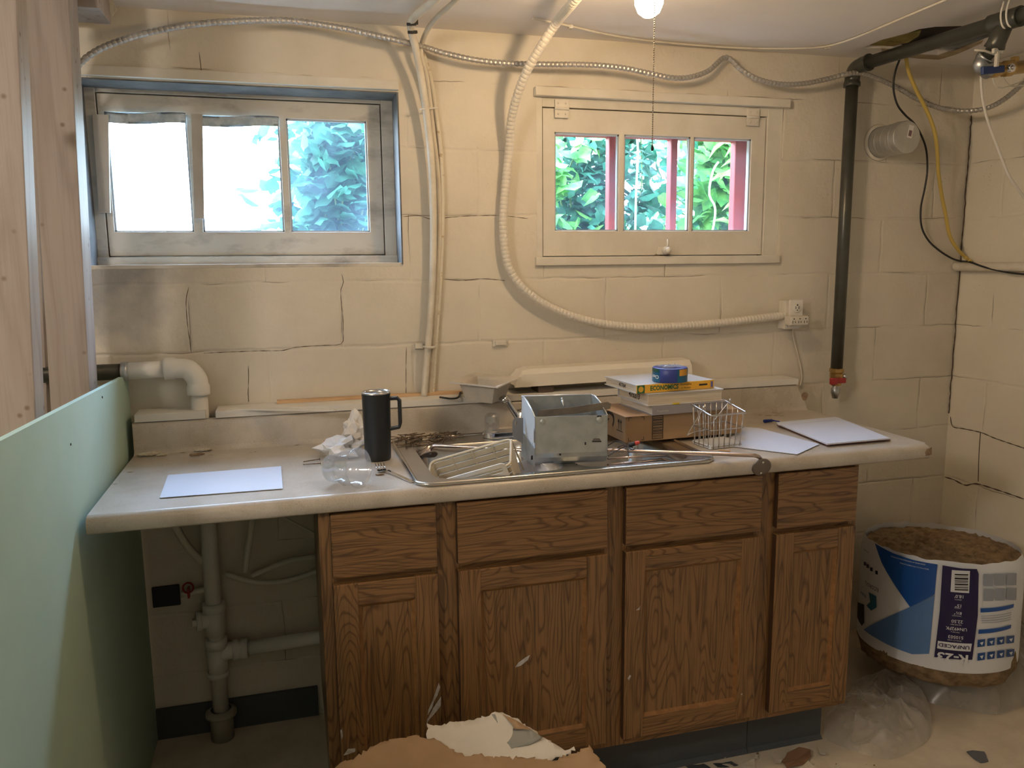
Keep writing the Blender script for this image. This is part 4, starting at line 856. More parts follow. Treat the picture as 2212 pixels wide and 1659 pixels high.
def metal_box():
    z0 = CT+.0085; z0 = CT+.0085; A = P(1156, 1008, 2, z0-.006); B = P(1312, 1003, 2, z0-.006); z0 -= .006; d = B-A; d.z = 0; W_ = d.length; d.normalize(); s = Vector((-d.y, d.x, 0)); n = (s.x, s.y, 0)
    tl = PP(1156, 903, A, n); tr = PP(1314, 894, A, n); Hf = (tl.z+tr.z)/2-z0
    bk = A+s*.11; b1 = PP(1127, 857, bk, n); b2 = PP(1275, 851, bk, n); sv = Vector((b1.x-A.x, b1.y-A.y, 0))/.11; sn = s.copy(); s = sv; Hb = (b1.z+b2.z)/2-z0
    t = thing('sheet_metal_box', (A+B)/2+s*.05, 'open topped galvanised sheet metal box standing on its side in the sink', 'metal box'); t.location.z = z0; ORG[t.name] = t.location.copy()
    q = lambda x, y, z: Vector((A.x, A.y, z0))+d*x+s*y+Vector((0, 0, z))
    pr = [(0, Hf), (0, .034), (.002, .022), (.008, .010), (.018, .003), (.03, 0), (.11, 0), (.11, Hb)]
    b = MB(); K = len(pr); th = .0012; inn = [(y+th if i < 4 else y, z_+(th if 2 < i < 7 else 0)) for i, (y, z_) in enumerate(pr)]; inn[-1] = (.11-th, Hb); inn[-2] = (.11-th, th)
    vs = [q(0, y, z_) for y, z_ in pr]+[q(W_, y, z_) for y, z_ in pr]+[q(0, y, z_) for y, z_ in inn]+[q(W_, y, z_) for y, z_ in inn]
    fs = [(i, i+1, K+i+1, K+i) for i in range(K-1)]+[(2*K+i, 3*K+i, 3*K+i+1, 2*K+i+1) for i in range(K-1)]+[(0, K, 3*K, 2*K), (K-1, 3*K-1, 4*K-1, 2*K-1)]+[(i, 2*K+i, 2*K+i+1, i+1) for i in range(K-1)]+[(K+i, K+i+1, 3*K+i+1, 3*K+i) for i in range(K-1)]
    b.add(vs, fs); b.build('body', sheetm, t)
    for x0, nm in ((0, 'side_panel'), (W_-.0015, 'side_panel')):
        b = MB(); o = [(.0, .035), (.0, Hf), (.012, Hf+.008), (.03, Hf+(Hb-Hf)*.45), (.06, Hf+(Hb-Hf)*.85), (.085, Hb), (.11, Hb), (.11, 0), (.03, 0), (.01, .012)]
        b.plate(o, [rect(.03, .034, .065, .095), rect(.018, .022, .05, .058)] if x0 == 0 else [], .0015, lambda y, z_, w_: q(x0+w_, y, z_)); b.build(nm, sheetw if x0 == 0 else sheetm, t)
    b = MB(); b.plate([(.0, .0), (.0, .048), (.11, .075), (.11, .0)], [], .0015, lambda y, z_, w_: q(-.002+w_, y, z_)); b.build('lower_side', sheetm, t)
    b = MB(); b.tube([q(0, .11, Hb), q(W_, .11, Hb)], .002, 6); b.tube([q(0, .0, Hf), q(0, .03, Hf+(Hb-Hf)*.45), q(0, .085, Hb), q(0, .11, Hb)], .0018, 6); b.tube([q(W_, .11, Hb), q(W_, .085, Hb), q(W_, .03, Hf+(Hb-Hf)*.55)], .0018, 6)
    b.build('folded_edge', mat('bright_edge', (.72, .76, .80), .3, .6), t)
    b = MB(); b.sheet([q(-.004, -.001, .062), q(-.004, .032, .075), q(-.004, .034, .09), q(-.004, .0, .10)], .0012); b.build('flap', sheetw, t)
    b = MB(); b.sheet([PP(u, v, A+sn*.03, n) for u, v in ((1160, 901), (1240, 894), (1318, 883), (1320, 872), (1312, 868), (1238, 879), (1164, 886))], .0012); b.build('loose_plate', mat('tarnished_metal', (.20, .17, .13), .6, .4, col2=(.13, .11, .09), vscale=20), t)
    b = MB(); b.rod(q(W_*.52, .06, Hf+.005), q(W_*.50, .07, Hf+.032), .003, 8); b.ball(q(W_*.5, .07, Hf+.032), .0038, 8); b.build('stud_bolt', steel, t)
    b = MB(); s = sn; pf = lambda u, v: PP(u, v, A-s*.0006, n)
    for u0, v0, u1, v1 in ((1290, 898, 1299, 901), (1147, 984, 1151, 993), (1263, 955, 1266, 961), (1208, 980, 1212, 984), (1244, 1002, 1247, 1005), (1279, 953, 1299, 955)): b.sheet([pf(u0, v0), pf(u1, v0), pf(u1, v1), pf(u0, v1)], -.0005)
    b.build('slot', dkmetal, t)
    b = MB(); c = pf(1295, 907); b.cyl(c, c-s*.0012, .0085, 24); c = pf(1173, 912); b.cyl(c+s*.0006, c-s*.0002, .008, 24); b.build('knockout', mat('knockout_metal', (.55, .60, .60), .35, .9), t)
    b = MB(); b.sheet([pf(1279, 953), pf(1299, 953), pf(1295, 947), pf(1283, 947)], -.002); b.build('louvre', mat('dark_louvre', (.20, .18, .17), .5, .8), t)
    # bracket
    k = A+s*.085; m_ = lambda u, v: PP(u, v, k, n)
    out = [(1107, 940), (1107, 912), (1110, 905), (1117, 903), (1130, 903), (1130, 960), (1126, 956), (1110, 947)]; hl = [(1115+3.4*math.cos(i*.63), 913+4*math.sin(i*.63)+(3 if 1 < i < 5 else 0)) for i in range(10)]
    b = MB(); b.plate(out, [hl], .0015, lambda x, y, w_: m_(x, y)+s*w_); tag(b.build('metal_bracket', mat('grey_bracket', (.26, .27, .29), .45, .7)), 'small flat grey bracket with a keyhole standing against the left side of the metal box', 'bracket')
metal_box()

def rack():
    A = P(931, 998, 2, CT+.004); B = P(1108, 947, 1, A.y-.085); Cc = P(962, 1031, 2, CT-.012)
    L_ = (B-A).length; X = (B-A).normalized(); Y = (Cc-A); W_ = Y.length; Y = (Y-X*Y.dot(X)).normalized(); Z = X.cross(Y); Z = Z if Z.z < 0 else -Z
    L_, W_, D_ = L_*.98, .120, .100
    bg_ = mat('yellowed_plastic', (.62, .55, .42), .5, col2=(.52, .43, .29), vscale=12)
    q = lambda x, y, z: A+X*x+Y*y+Z*z
    t = thing('dish_drainer', q(L_/2, W_/2, D_), 'yellowed plastic dish drainer basket lying tilted in the left sink bowl', 'dish drainer')
    b = MB(); pts = [Vector((x, y, 0)) for x, y in rrect(0, L_, 0, W_, .015, 5)]; pts = [q(p_.x, p_.y, 0) for p_ in pts]; b.tube(pts+[pts[0], pts[1]], .0035, 8, cap=False); b.build('rim', bg_, t)
    b = MB()
    for k in range(5):
        z = .006+.0188*k; e = .0012*k; o = rrect(e, L_-e, e, W_-e, .014, 4); i_ = rrect(e+.0022, L_-e-.0022, e+.0022, W_-e-.0022, .012, 4)
        b.plate(o, [i_], .0155, lambda x, y, w_: q(x, y, z+w_))
    for x in [L_*f for f in (.01, .25, .5, .75, .99)]:
        for y in (0.001, W_-.004): b.add([q(x+dx, y+dy, dz) for dz in (0, D_) for dx, dy in ((0, 0), (.004, 0), (.004, .003), (0, .003))], [(0, 1, 2, 3), (4, 5, 6, 7), (0, 1, 5, 4), (1, 2, 6, 5), (2, 3, 7, 6), (3, 0, 4, 7)])
    b.build('slat_wall', bg_, t)
    b = MB(); k = 14
    for i in range(k): x = .006+(L_-.018)*i/(k-1); b.add([q(x+dx, y_, z_) for z_ in (D_-.003, D_) for dx, y_ in ((0, .003), (.006, .003), (.006, W_-.003), (0, W_-.003))], [(0, 1, 2, 3), (4, 5, 6, 7), (0, 1, 5, 4), (1, 2, 6, 5), (2, 3, 7, 6), (3, 0, 4, 7)])
    b.build('slat_floor', bg_, t)
    b = MB(); hy = W_+.004; o = rrect(.01, L_-.01, -.016, .050, .012, 5); i_ = rrect(.020, L_-.020, -.006, .010, .0075, 5); i2 = rrect(.03, L_-.03, .018, .042, .004, 3)
    b.plate(o, [i_, i2], .003, lambda x, y, w_: q(x, hy+w_, y)); b.build('handle_plate', mat('pale_plastic', (.66, .62, .54), .45), t)
    # white tray under it
    b = MB(); c = Vector((1.215, -.565, CT-.075)); M = Matrix.Translation(c) @ Matrix.Rotation(.25, 4, 'Z') @ Matrix.Rotation(-.22, 4, 'Y') @ Matrix.Rotation(.15, 4, 'X')
    vs = []; rings = [(0, .052, .012), (.004, .054, .012), (.010, .012, .010), (.018, .0, .012), (.022, .002, .012), (.014, .014, .01), (.007, .05, .01)]
    K = None
    for ins, z, r in rings: o = rrect(-.125+ins, .125-ins, -.05+ins*.6, .05-ins*.6, .02-ins*.5, 4); K = len(o); vs += [M @ Vector((x, y, z)) for x, y in o]
    fs = [(i*K+k, i*K+(k+1) % K, (i+1)*K+(k+1) % K, (i+1)*K+k) for i in range(3) for k in range(K)]; fs.append(tuple(3*K+k for k in range(K)))
    b.add(vs, fs, True); tag(b.build('plastic_tray', mat('bluish_white_plastic', (.74, .75, .82), .35), fix=False), 'small white plastic tray lying in the left sink bowl under the dish drainer', 'tray')
rack()

def rods():
    rm = mat('worn_chrome_rod', (.55, .46, .42), .22, .95); dm = mat('back_plate_metal', (.22, .19, .17), .4, .8)
    def rod(name, pts, disc, ax, label, r=.0052, dr=.026):
        t = thing(name, disc, label, 'towel bar'); b = MB(); b.tube(spline(pts, .006), r, 12); b.build('bar', rm, t)
        ax = Vector(ax).normalized(); b = MB(); b.lathe([(0, -.003), (dr-.003, -.003), (dr, -.0015), (dr, .001), (dr*.7, .004), (.008, .006), (0, .006)], disc, 32, ax); dk = b.build('mounting_disc', dm, t)
        a, c = frame(ax); b = MB()
        for k in (-1, 1): b.cyl(disc-ax*.0025+c*(k*dr*.62), disc-ax*.0045+c*(k*dr*.62), .0032, 12)
        b.build('screw', chrome, dk)
    dpos = P(1645, 1009, 1, YF-.016)
    rod('towel_bar', [P(1180, 968, 2, CT+.018), P(1320, 973, 2, CT+.018), P(1500, 979, 2, CT+.020), P(1610, 983, 2, CT+.022), P(1634, 985, 2, CT+.020), P(1644, 992, 1, YF-.010), dpos+Vector((0, .004, .008))], dpos, (.12, .95, .3), 'chrome towel bar lying across the sink, round end plate hanging over the counter edge')
    dpos = P(926, 984, 2, CT-.018)
    rod('towel_bar', [P(1170, 975, 2, CT+.008), P(1040, 967, 2, CT+.009), P(950, 963, 2, CT+.009), P(934, 965, 2, CT+.006), P(930, 972, 2, CT-.004), dpos+Vector((0, .002, .006))], dpos, (-.1, .6, .75), 'chrome towel bar in the left sink bowl, dark end plate beside the dish drainer')
    b = MB(); b.tube([P(1313, 1005, 2, CT-.02), P(1420, 994, 2, CT-.03), P(1452, 985, 2, CT-.05)], .004, 8); tag(b.build('metal_rod', rm), 'thin metal rod lying low in the right sink bowl', 'metal rod')
    b = MB(); b.tube([P(1313, 991, 2, CT-.01), P(1400, 985, 2, CT-.015), P(1455, 984, 2, CT-.02)], .003, 8); tag(b.build('metal_rod', rm), 'thin metal rod lying upper of the two in the right sink bowl', 'metal rod')
    # wire bundle
    t = thing('wire_bundle', P(1345, 970, 2, CT+.02), 'loose black and copper wires with a red wire nut lying over the right sink bowl', 'wires'); z = CT+.03
    b = MB()
    for pts in (((1314, 962), (1330, 953), (1345, 958), (1355, 972), (1358, 985)), ((1314, 985), (1335, 972), (1352, 964), (1368, 967)), ((1335, 966), (1350, 962), (1366, 972), (1372, 968))): b.tube(spline([P(u, v, 2, z) for u, v in pts], .004), .0013, 6)
    b.build('black_wire', mat('black_insulation', (.02, .018, .018), .4), t)
    b = MB(); b.tube(spline([P(u, v, 2, z-.002) for u, v in ((1314, 975), (1330, 968), (1350, 964), (1362, 966))], .004), .0012, 6); b.tube(spline([P(u, v, 2, z-.002) for u, v in ((1355, 975), (1358, 985), (1357, 992))], .004), .0012, 6); b.build('copper_wire', mat('copper', (.6, .35, .22), .35, .8), t)
    a = P(1359, 963, 2, z+.003); c = P(1372, 958, 2, z+.010); e = P(1382, 955, 2, z+.014); b = MB(); b.cyl(a, c, .0062, 14, .0055); b.build('connector', mat('black_insulation', (.02, .018, .018), .4), t)
    b = MB(); b.cyl(c, e, .0058, 14, .004); b.build('wire_nut', mat('red_plastic', (.6, .06, .04), .4), t)
rods()

def ledge_things():
    # foam tray
    zt, zb = 1.086, 1.0255; R = [P(969, 828, 2, zt-.004), P(1022, 804, 2, zt), P(1127, 815, 2, zt), P(1076, 839, 2, zt-.004)]
    for q in R: q.y = min(q.y, -.004)
    cen = sum(R, Vector((0, 0, 0)))/4; Bq = [cen.lerp(q, .56) for q in R]
    for q in Bq: q.z = zb
    d0 = sum(Bq, Vector((0, 0, 0)))/4
    ring = lambda f, z: [Vector((cen.x+(q.x-cen.x)*f, cen.y+(q.y-cen.y)*f, z if z else q.z)) for q in R]
    b = MB(); K = 4; rs = [ring(.50, zb), ring(.53, zb), ring(.70, zt-.012), ring(.74, zt-.007), ring(1.0, None), ring(.99, zt+.0005), ring(.73, zt-.005), ring(.68, zt-.012), ring(.51, zb+.003)]
    vs = [q for r in rs for q in r]; b.add(vs, [(i*4+k, i*4+(k+1) % 4, (i+1)*4+(k+1) % 4, (i+1)*4+k) for i in range(len(rs)-1) for k in range(4)]+[(0, 1, 2, 3), tuple((len(rs)-1)*4+k for k in range(4))])
    o = b.build('square_dish', mat('dusty_white_dish', (.55, .50, .42), .5, col2=(.45, .42, .37), vscale=15), bev=.002); tag(o, 'square dusty white dish with a wide rim on the ledge behind the tap', 'dish')
    rnd = random.Random(8)
    for i, (u, v) in enumerate(((1002, 828), (1012, 833), (1008, 824), (1020, 820))):
        c = P(u, v, 2, zt-.012); b = MB(); bm = bmesh.new(); bmesh.ops.create_icosphere(bm, subdivisions=1, radius=.006)
        for q in bm.verts: q.co *= rnd.uniform(.6, 1.3)
        b.bm(bm, Matrix.Translation(Vector((cen.x-.03+.012*i, cen.y-.01+.006*(i % 2), zb+.008)))); tag(b.build('debris_crumb', chip), 'brown crumb of debris lying in the square dusty dish', 'debris', 'crumbs in the square dish')
    b = MB(); b.tube(spline([P(u, v, 2, 1.029) for u, v in ((950, 858), (975, 861), (990, 858), (995, 845))], .005), .003, 6); tag(b.build('cable', mat('black_rubber', (.03, .027, .025), .6)), 'short stub of black cord on the ledge left of the square dish', 'cord')
    # cream cover
    x0 = P(1112, 850, 1, -.095).x; x1 = P(1475, 800, 1, -.03).x; b = MB()
    crm = mat('cream_enamel', (.70, .65, .55), .28, col2=(.74, .69, .60), vscale=4)
    def sec(x, s_): # profile y,z of the shell at x
        zt_ = 1.100+.010*(x-x0)
        o = [(-.097, 1.046+.012*(x-x0)), (-.090, zt_-.016), (-.075, zt_-.002), (-.02, zt_), (-.008, zt_-.004), (-.006, 1.030)]
        c = (-.05, 1.045)
        return [Vector((x, c[0]+(y-c[0])*s_, c[1]+(z-c[1])*s_)) for y, z in o]
    rs = [sec(x0, .35), sec(x0+.006, .55), sec(x0+.035, .9), sec(x0+.05, 1)]+[sec(x0+(x1-x0)*k/6, 1) for k in range(1, 7)]
    for i, q in enumerate(rs[0]): rs[0][i] = Vector((x0+.004*i, q.y, q.z))
    rs[0] = [Vector((x0, q.y, min(q.z, 1.052))) for q in sec(x0, 1)]
    rs[1] = [Vector((x0+.012, q.y*1.0, min(q.z, 1.072))) for q in sec(x0, 1)]; rs[2] = [Vector((x0+.03, q.y, min(q.z, 1.092))) for q in sec(x0, 1)]
    K = 6; vs = [q for r in rs for q in r]; n_ = len(rs); fs = [(i*K+k, i*K+k+1, (i+1)*K+k+1, (i+1)*K+k) for i in range(n_-1) for k in range(K-1)]
    b.add(vs, fs); o = b.build('fixture_cover', crm, bev=0, fix=False); md = o.modifiers.new('th', 'SOLIDIFY'); md.thickness = .003; md.offset = 0
    tag(o, 'long cream enamelled cover lying on the ledge behind the books and metal box', 'cover')
    b = MB()
    x = x0+.08; b.box(x, x+.05, -.09, -.01, 1.0245, 1.046, bev=.001)
    o = b.build('wood_block', mat('dark_block', (.10, .07, .05), .8)); tag(o, 'dark wooden block under the long cream cover on the ledge', 'wood block')
ledge_things()

# ---------------------------------------------------------------- pipes and cables
def cables():
    arm = mat('armoured_cable', (.44, .42, .39), .38, .6)
    Y = -.085
    raw = [(120, 205, Y), (158, 153, Y), (200, 115, Y), (260, 88, Y), (350, 64, Y), (450, 50, Y), (560, 44, Y), (640, 46, Y), (740, 61, Y), (800, 74, Y), (880, 92, Y), (925, 104, -.05), (960, 115, -.06), (1030, 130, -.08), (1100, 137, -.08), (1180, 139, -.09), (1270, 140, -.10), (1340, 146, -.10), (1400, 158, -.10), (1450, 168, -.10), (1490, 167, -.09), (1530, 153, -.08), (1568, 124, -.05), (1600, 150, -.07), (1640, 172, -.08), (1690, 182, -.08), (1740, 180, -.08), (1790, 170, -.08), (1830, 160, -.095), (1865, 159, -.09), (1930, 185, -.08), (1980, 213, -.09), (2030, 233, -.11), (2080, 240, -.14), (2130, 234, -.20), (2170, 214, -.27), (2212, 178, -.36), (2250, 140, -.42)]
    pts = spline([P(u, v, 1, y) for u, v, y in raw]+[Vector((XR-.004, -.62, 2.06))], .0045)
    for q in pts: q.z = min(q.z, ZC-.012)
    b = MB(); b.tube(pts, .007, 10, rf=lambda i: (.0084, .0084, .0068)[i % 3], smooth=False); tag(b.build('armoured_cable', arm, fix=False), 'long grey armoured electrical cable looping along the top of the block wall', 'cable')
    # corrugated white conduit
    raw = [P(1300, -70, 2, ZC+.005), P(1240, 3, 2, 2.085)]+[P(u, v, 1, y) for u, v, y in ((1205, 45, -.27), (1172, 95, -.22), (1140, 150, -.17), (1118, 205, -.12), (1104, 262, -.07), (1099, 330, -.04), (1092, 400, -.034), (1087, 470, -.032), (1090, 535, -.032), (1104, 588, -.032), (1140, 632, -.032), (1200, 669, -.032), (1280, 695, -.032), (1370, 706, -.032), (1450, 705, -.032), (1540, 699, -.032), (1620, 690, -.034), (1697, 681, -.034))]
    pts = spline(raw, .0042); b = MB(); b.tube(pts, .013, 14, rf=lambda i: (.0134, .0134, .0120)[i % 3], smooth=False); t = b.build('flexible_conduit', mat('white_conduit', (.68, .63, .54), .4), fix=False); tag(t, 'ribbed white flexible conduit curving down the wall to the outlet', 'conduit')
    # bundle of painted cables
    def cab(name, raw, r, label, m=cablew, st=.012):
        b = MB(); b.tube(spline(raw, st), r, 10); o = b.build(name, m, fix=False); tag(o, label, 'cable'); return o
    W = lambda L_: [P(u, v, 1, y) for u, v, y in L_]
    o = cab('cable', [P(1000, -80, 2, ZC+.005), P(945, -5, 2, 2.095), P(912, 22, 2, 2.09), P(890, 44, 1, -.16)]+W(((888, 66, -.12), (897, 100, -.09), (906, 145, -.07), (915, 200, -.055), (923, 260, -.045), (932, 350, -.04), (936, 450, -.036), (936, 550, -.034), (932, 650, -.034), (925, 745, -.034), (919, 820, -.034), (916, 856, -.034))), .0105, 'thick painted cable from the ceiling, leftmost of the three running down between the windows')
    b = MB(); c = P(889, 52, 1, -.15); 
    for dx, dz in ((0, 0), (.004, -.018)): b.lathe([(.0125, -.004), (.0138, -.003), (.0138, .003), (.0125, .004)], c+Vector((dx, .02*(-dz*30), dz)), 16, (.1, .3, -1))
    b.box(c.x-.0, c.x+.016, c.y-.016, c.y-.012, c.z-.004, c.z+.016); k = b.build('black_tape_band', mat('black_rubber', (.03, .027, .025), .6), o)
    cab('cable', [P(1050, -75, 2, ZC+.005), P(985, 0, 2, 2.098), P(950, 32, 2, 2.094), P(925, 62, 1, -.12)]+W(((912, 92, -.06), (909, 118, -.052), (918, 150, -.045), (926, 200, -.03), (935, 280, -.020), (946, 380, -.016), (949, 500, -.016), (944, 620, -.016), (936, 740, -.016), (928, 860, -.016))), .0075, 'painted cable from the ceiling, middle of the three running down between the windows')
    cab('cable', W(((912, 110, -.020), (930, 170, -.014), (941, 240, -.012), (951, 320, -.012), (956, 420, -.012), (955, 520, -.012), (949, 640, -.012), (941, 750, -.012), (934, 860, -.012))), .0070, 'painted cable with brown scuffs, rightmost of the three running down between the windows', mat('scuffed_cable', (.66, .61, .50), .5, col2=(.46, .36, .23), vscale=45, vlo=.58, vhi=.64))
    b = MB(); c = P(928, 748, 1, -.02); b.box(c.x-.045, c.x+.022, -.006, -.001, c.z-.010, c.z+.010, bev=.001); b.box(c.x-.045, c.x-.02, -.018, -.004, c.z-.007, c.z+.009, bev=.002); b.tube(spline([(c.x-.02, -.004, c.z), (c.x-.012, -.048, c.z), (c.x+.008, -.05, c.z), (c.x+.02, -.004, c.z)], .004), .004, 6); tag(b.build('cable_clamp', trimp), 'painted metal clamp holding the cables to the wall above the counter', 'clamp')
    b = MB(); c = P(1080, 741, 1, 0); b.box(c.x-.026, c.x+.026, -.006, -.0005, c.z-.011, c.z+.011, bev=.001); b.box(c.x-.018, c.x+.018, -.014, -.004, c.z-.006, c.z+.007, bev=.002); tag(b.build('wall_clip', trimp), 'empty painted clip on the wall above the counter between the windows', 'clip')
    b = MB(); c = P(923, 234, 1, -.05); b.tube([P(908, 236, 1, -.062), P(944, 233, 1, -.03)], .003, 6); tag(b.build('cable_tie', white), 'white cable tie round the painted cables beside the left window', 'cable tie')
    # thin cable along the ceiling
    raw = [P(u, v, 2, ZC-.005) for u, v in ((1150, 40), (1225, 55), (1300, 72), (1370, 84), (1450, 93), (1550, 101), (1650, 105), (1740, 104), (1790, 99), (1840, 84), (1900, 60), (1970, 30), (2060, -8), (2120, -40))]
    for q in raw: q.y = min(q.y, -.006)
    cab('thin_cable', raw, .0030, 'thin white cable clipped along the ceiling above the right window', cablew, .01)
    for i, (u, v, l) in enumerate(((1232, 55, 'left'), (1788, 99, 'right'))):
        c = P(u, v, 2, ZC-.001); b = MB(); b.box(c.x-.006, c.x+.006, c.y-.009, c.y+.009, ZC-.011, ZC-.0005, bev=.002); tag(b.build('cable_clip', trimp), 'small %s clip holding the thin ceiling cable' % l, 'clip')
    # black, yellow and white lines on the right
    blk = mat('black_cable', (.02, .02, .02), .45); yel = mat('yellow_cable', (.55, .40, .10), .45)
    cab('black_cable', [P(1950, 112, 2, ZC+.01)]+W(((1946, 122, -.14), (1934, 155, -.12), (1930, 190, -.11), (1938, 225, -.10), (1955, 248, -.09), (1974, 266, -.055), (1990, 292, -.03), (2001, 325, -.03), (2003, 370, -.03), (1997, 410, -.03), (1989, 450, -.03), (1991, 490, -.03), (2006, 520, -.03), (2030, 542, -.03), (2056, 558, -.03), (2075, 564, -.035))) + [P(2095, 566, 0, 3.10), P(2130, 578, 0, 3.115), P(2175, 588, 0, 3.125), P(2225, 594, 0, 3.13)], .0034, 'black cable hanging from the ceiling hole past the round vent to the white wall pipe', blk)
    cab('yellow_cable', [P(1960, 108, 2, ZC+.01)]+W(((1957, 122, -.16), (1963, 155, -.15), (1977, 190, -.14), (1995, 225, -.14), (2010, 258, -.14), (2020, 290, -.14), (2025, 330, -.12), (2027, 370, -.10), (2034, 420, -.07), (2042, 460, -.06), (2052, 510, -.05), (2070, 540, -.05), (2088, 558, -.05))) + [P(2095, 563, 0, 3.10)], .0062, 'yellow cable hanging from the ceiling hole in front of the round vent', yel)
    cab('cable', W(((2128, 120, -.42), (2120, 160, -.40), (2121, 200, -.40), (2128, 240, -.40), (2140, 280, -.40), (2152, 310, -.40), (2165, 345, -.40), (2180, 380, -.40), (2200, 410, -.40), (2230, 450, -.40))), .0042, 'thin white cord hanging down from the blue handled valve', mat('white_cord', (.72, .68, .60), .6), .008)
    b = MB()
    for pts in (((2142, 158), (2148, 180), (2158, 189), (2180, 186), (2205, 176), (2230, 160)), ((2162, 160), (2172, 176), (2185, 186), (2212, 184))): b.tube(spline([P(u, v, 1, -.42) for u, v in pts], .006), .002, 6)
    tag(b.build('white_wire', mat('white_cord', (.72, .68, .60), .6)), 'pair of fine white wires looping under the blue handled valve', 'wire')
cables()

def outlet():
    p = P(1716, 676, 1, -.04); t = thing('electrical_outlet', (p.x, 0, p.z), 'white surface mounted outlet box with a plug-in adapter on the block wall beside the conduit', 'outlet')
    c = P(1720, 665, 1, -.05); w2, h2 = .026, .040
    b = MB(); b.box(c.x-w2-.012, c.x+w2-.002, -.042, -.001, c.z-.074, c.z+.026, bev=.003); b.build('outlet_box', trimp, t)
    b = MB(); b.box(c.x-w2, c.x+w2, -.052, -.042, c.z-.068, c.z+.028, bev=.003); pl = b.build('cover_plate', mat('ivory_plastic', (.72, .69, .62), .3), t)
    b = MB(); b.lathe([(.0165, 0), (.0165, .0025), (.015, .003), (0, .003)], (c.x+.001, -.052, c.z), 24, (0, -1, 0)); b.build('socket', mat('ivory_plastic', (.72, .69, .62), .3), pl)
    b = MB()
    for dx, dz, w_, h_ in ((-.006, .001, .0012, .004), (.006, .001, .0012, .005), (0, .010, .0025, .0025), (.0, -.008, .002, .0016)): b.box(c.x+.001+dx-w_, c.x+.001+dx+w_, -.0556, -.0535, c.z+dz-h_, c.z+dz+h_)
    b.build('slot', dkmetal, pl)
    a = P(1728, 693, 1, -.09); b = MB(); b.box(a.x-.036, a.x+.036, -.090, -.052, a.z-.016, a.z+.016, bev=.005); ad = b.build('adapter', mat('beige_plastic', (.62, .57, .49), .4), t)
    b = MB()
    for k in (-1, 0, 1):
        for dx, dz, w_, h_ in ((-.005, -.004, .0009, .004), (.005, -.004, .0009, .0034), (0, .007, .002, .002)): b.box(a.x+k*.023+dx-w_, a.x+k*.023+dx+w_, -.0906, -.0885, a.z+dz-h_, a.z+dz+h_)
    b.build('slot', dkmetal, ad)
    c0 = P(1714, 712, 1, -.012); pts = [P(u, v, 1, -.008) for u, v in ((1712, 705), (1714, 730), (1722, 760), (1729, 790), (1732, 815), (1728, 835))]; b = MB(); b.tube(spline(pts, .01), .0028, 6); tag(b.build('thin_wire', cablew), 'thin painted wire running down the wall from the outlet to the ledge', 'wire')
outlet()

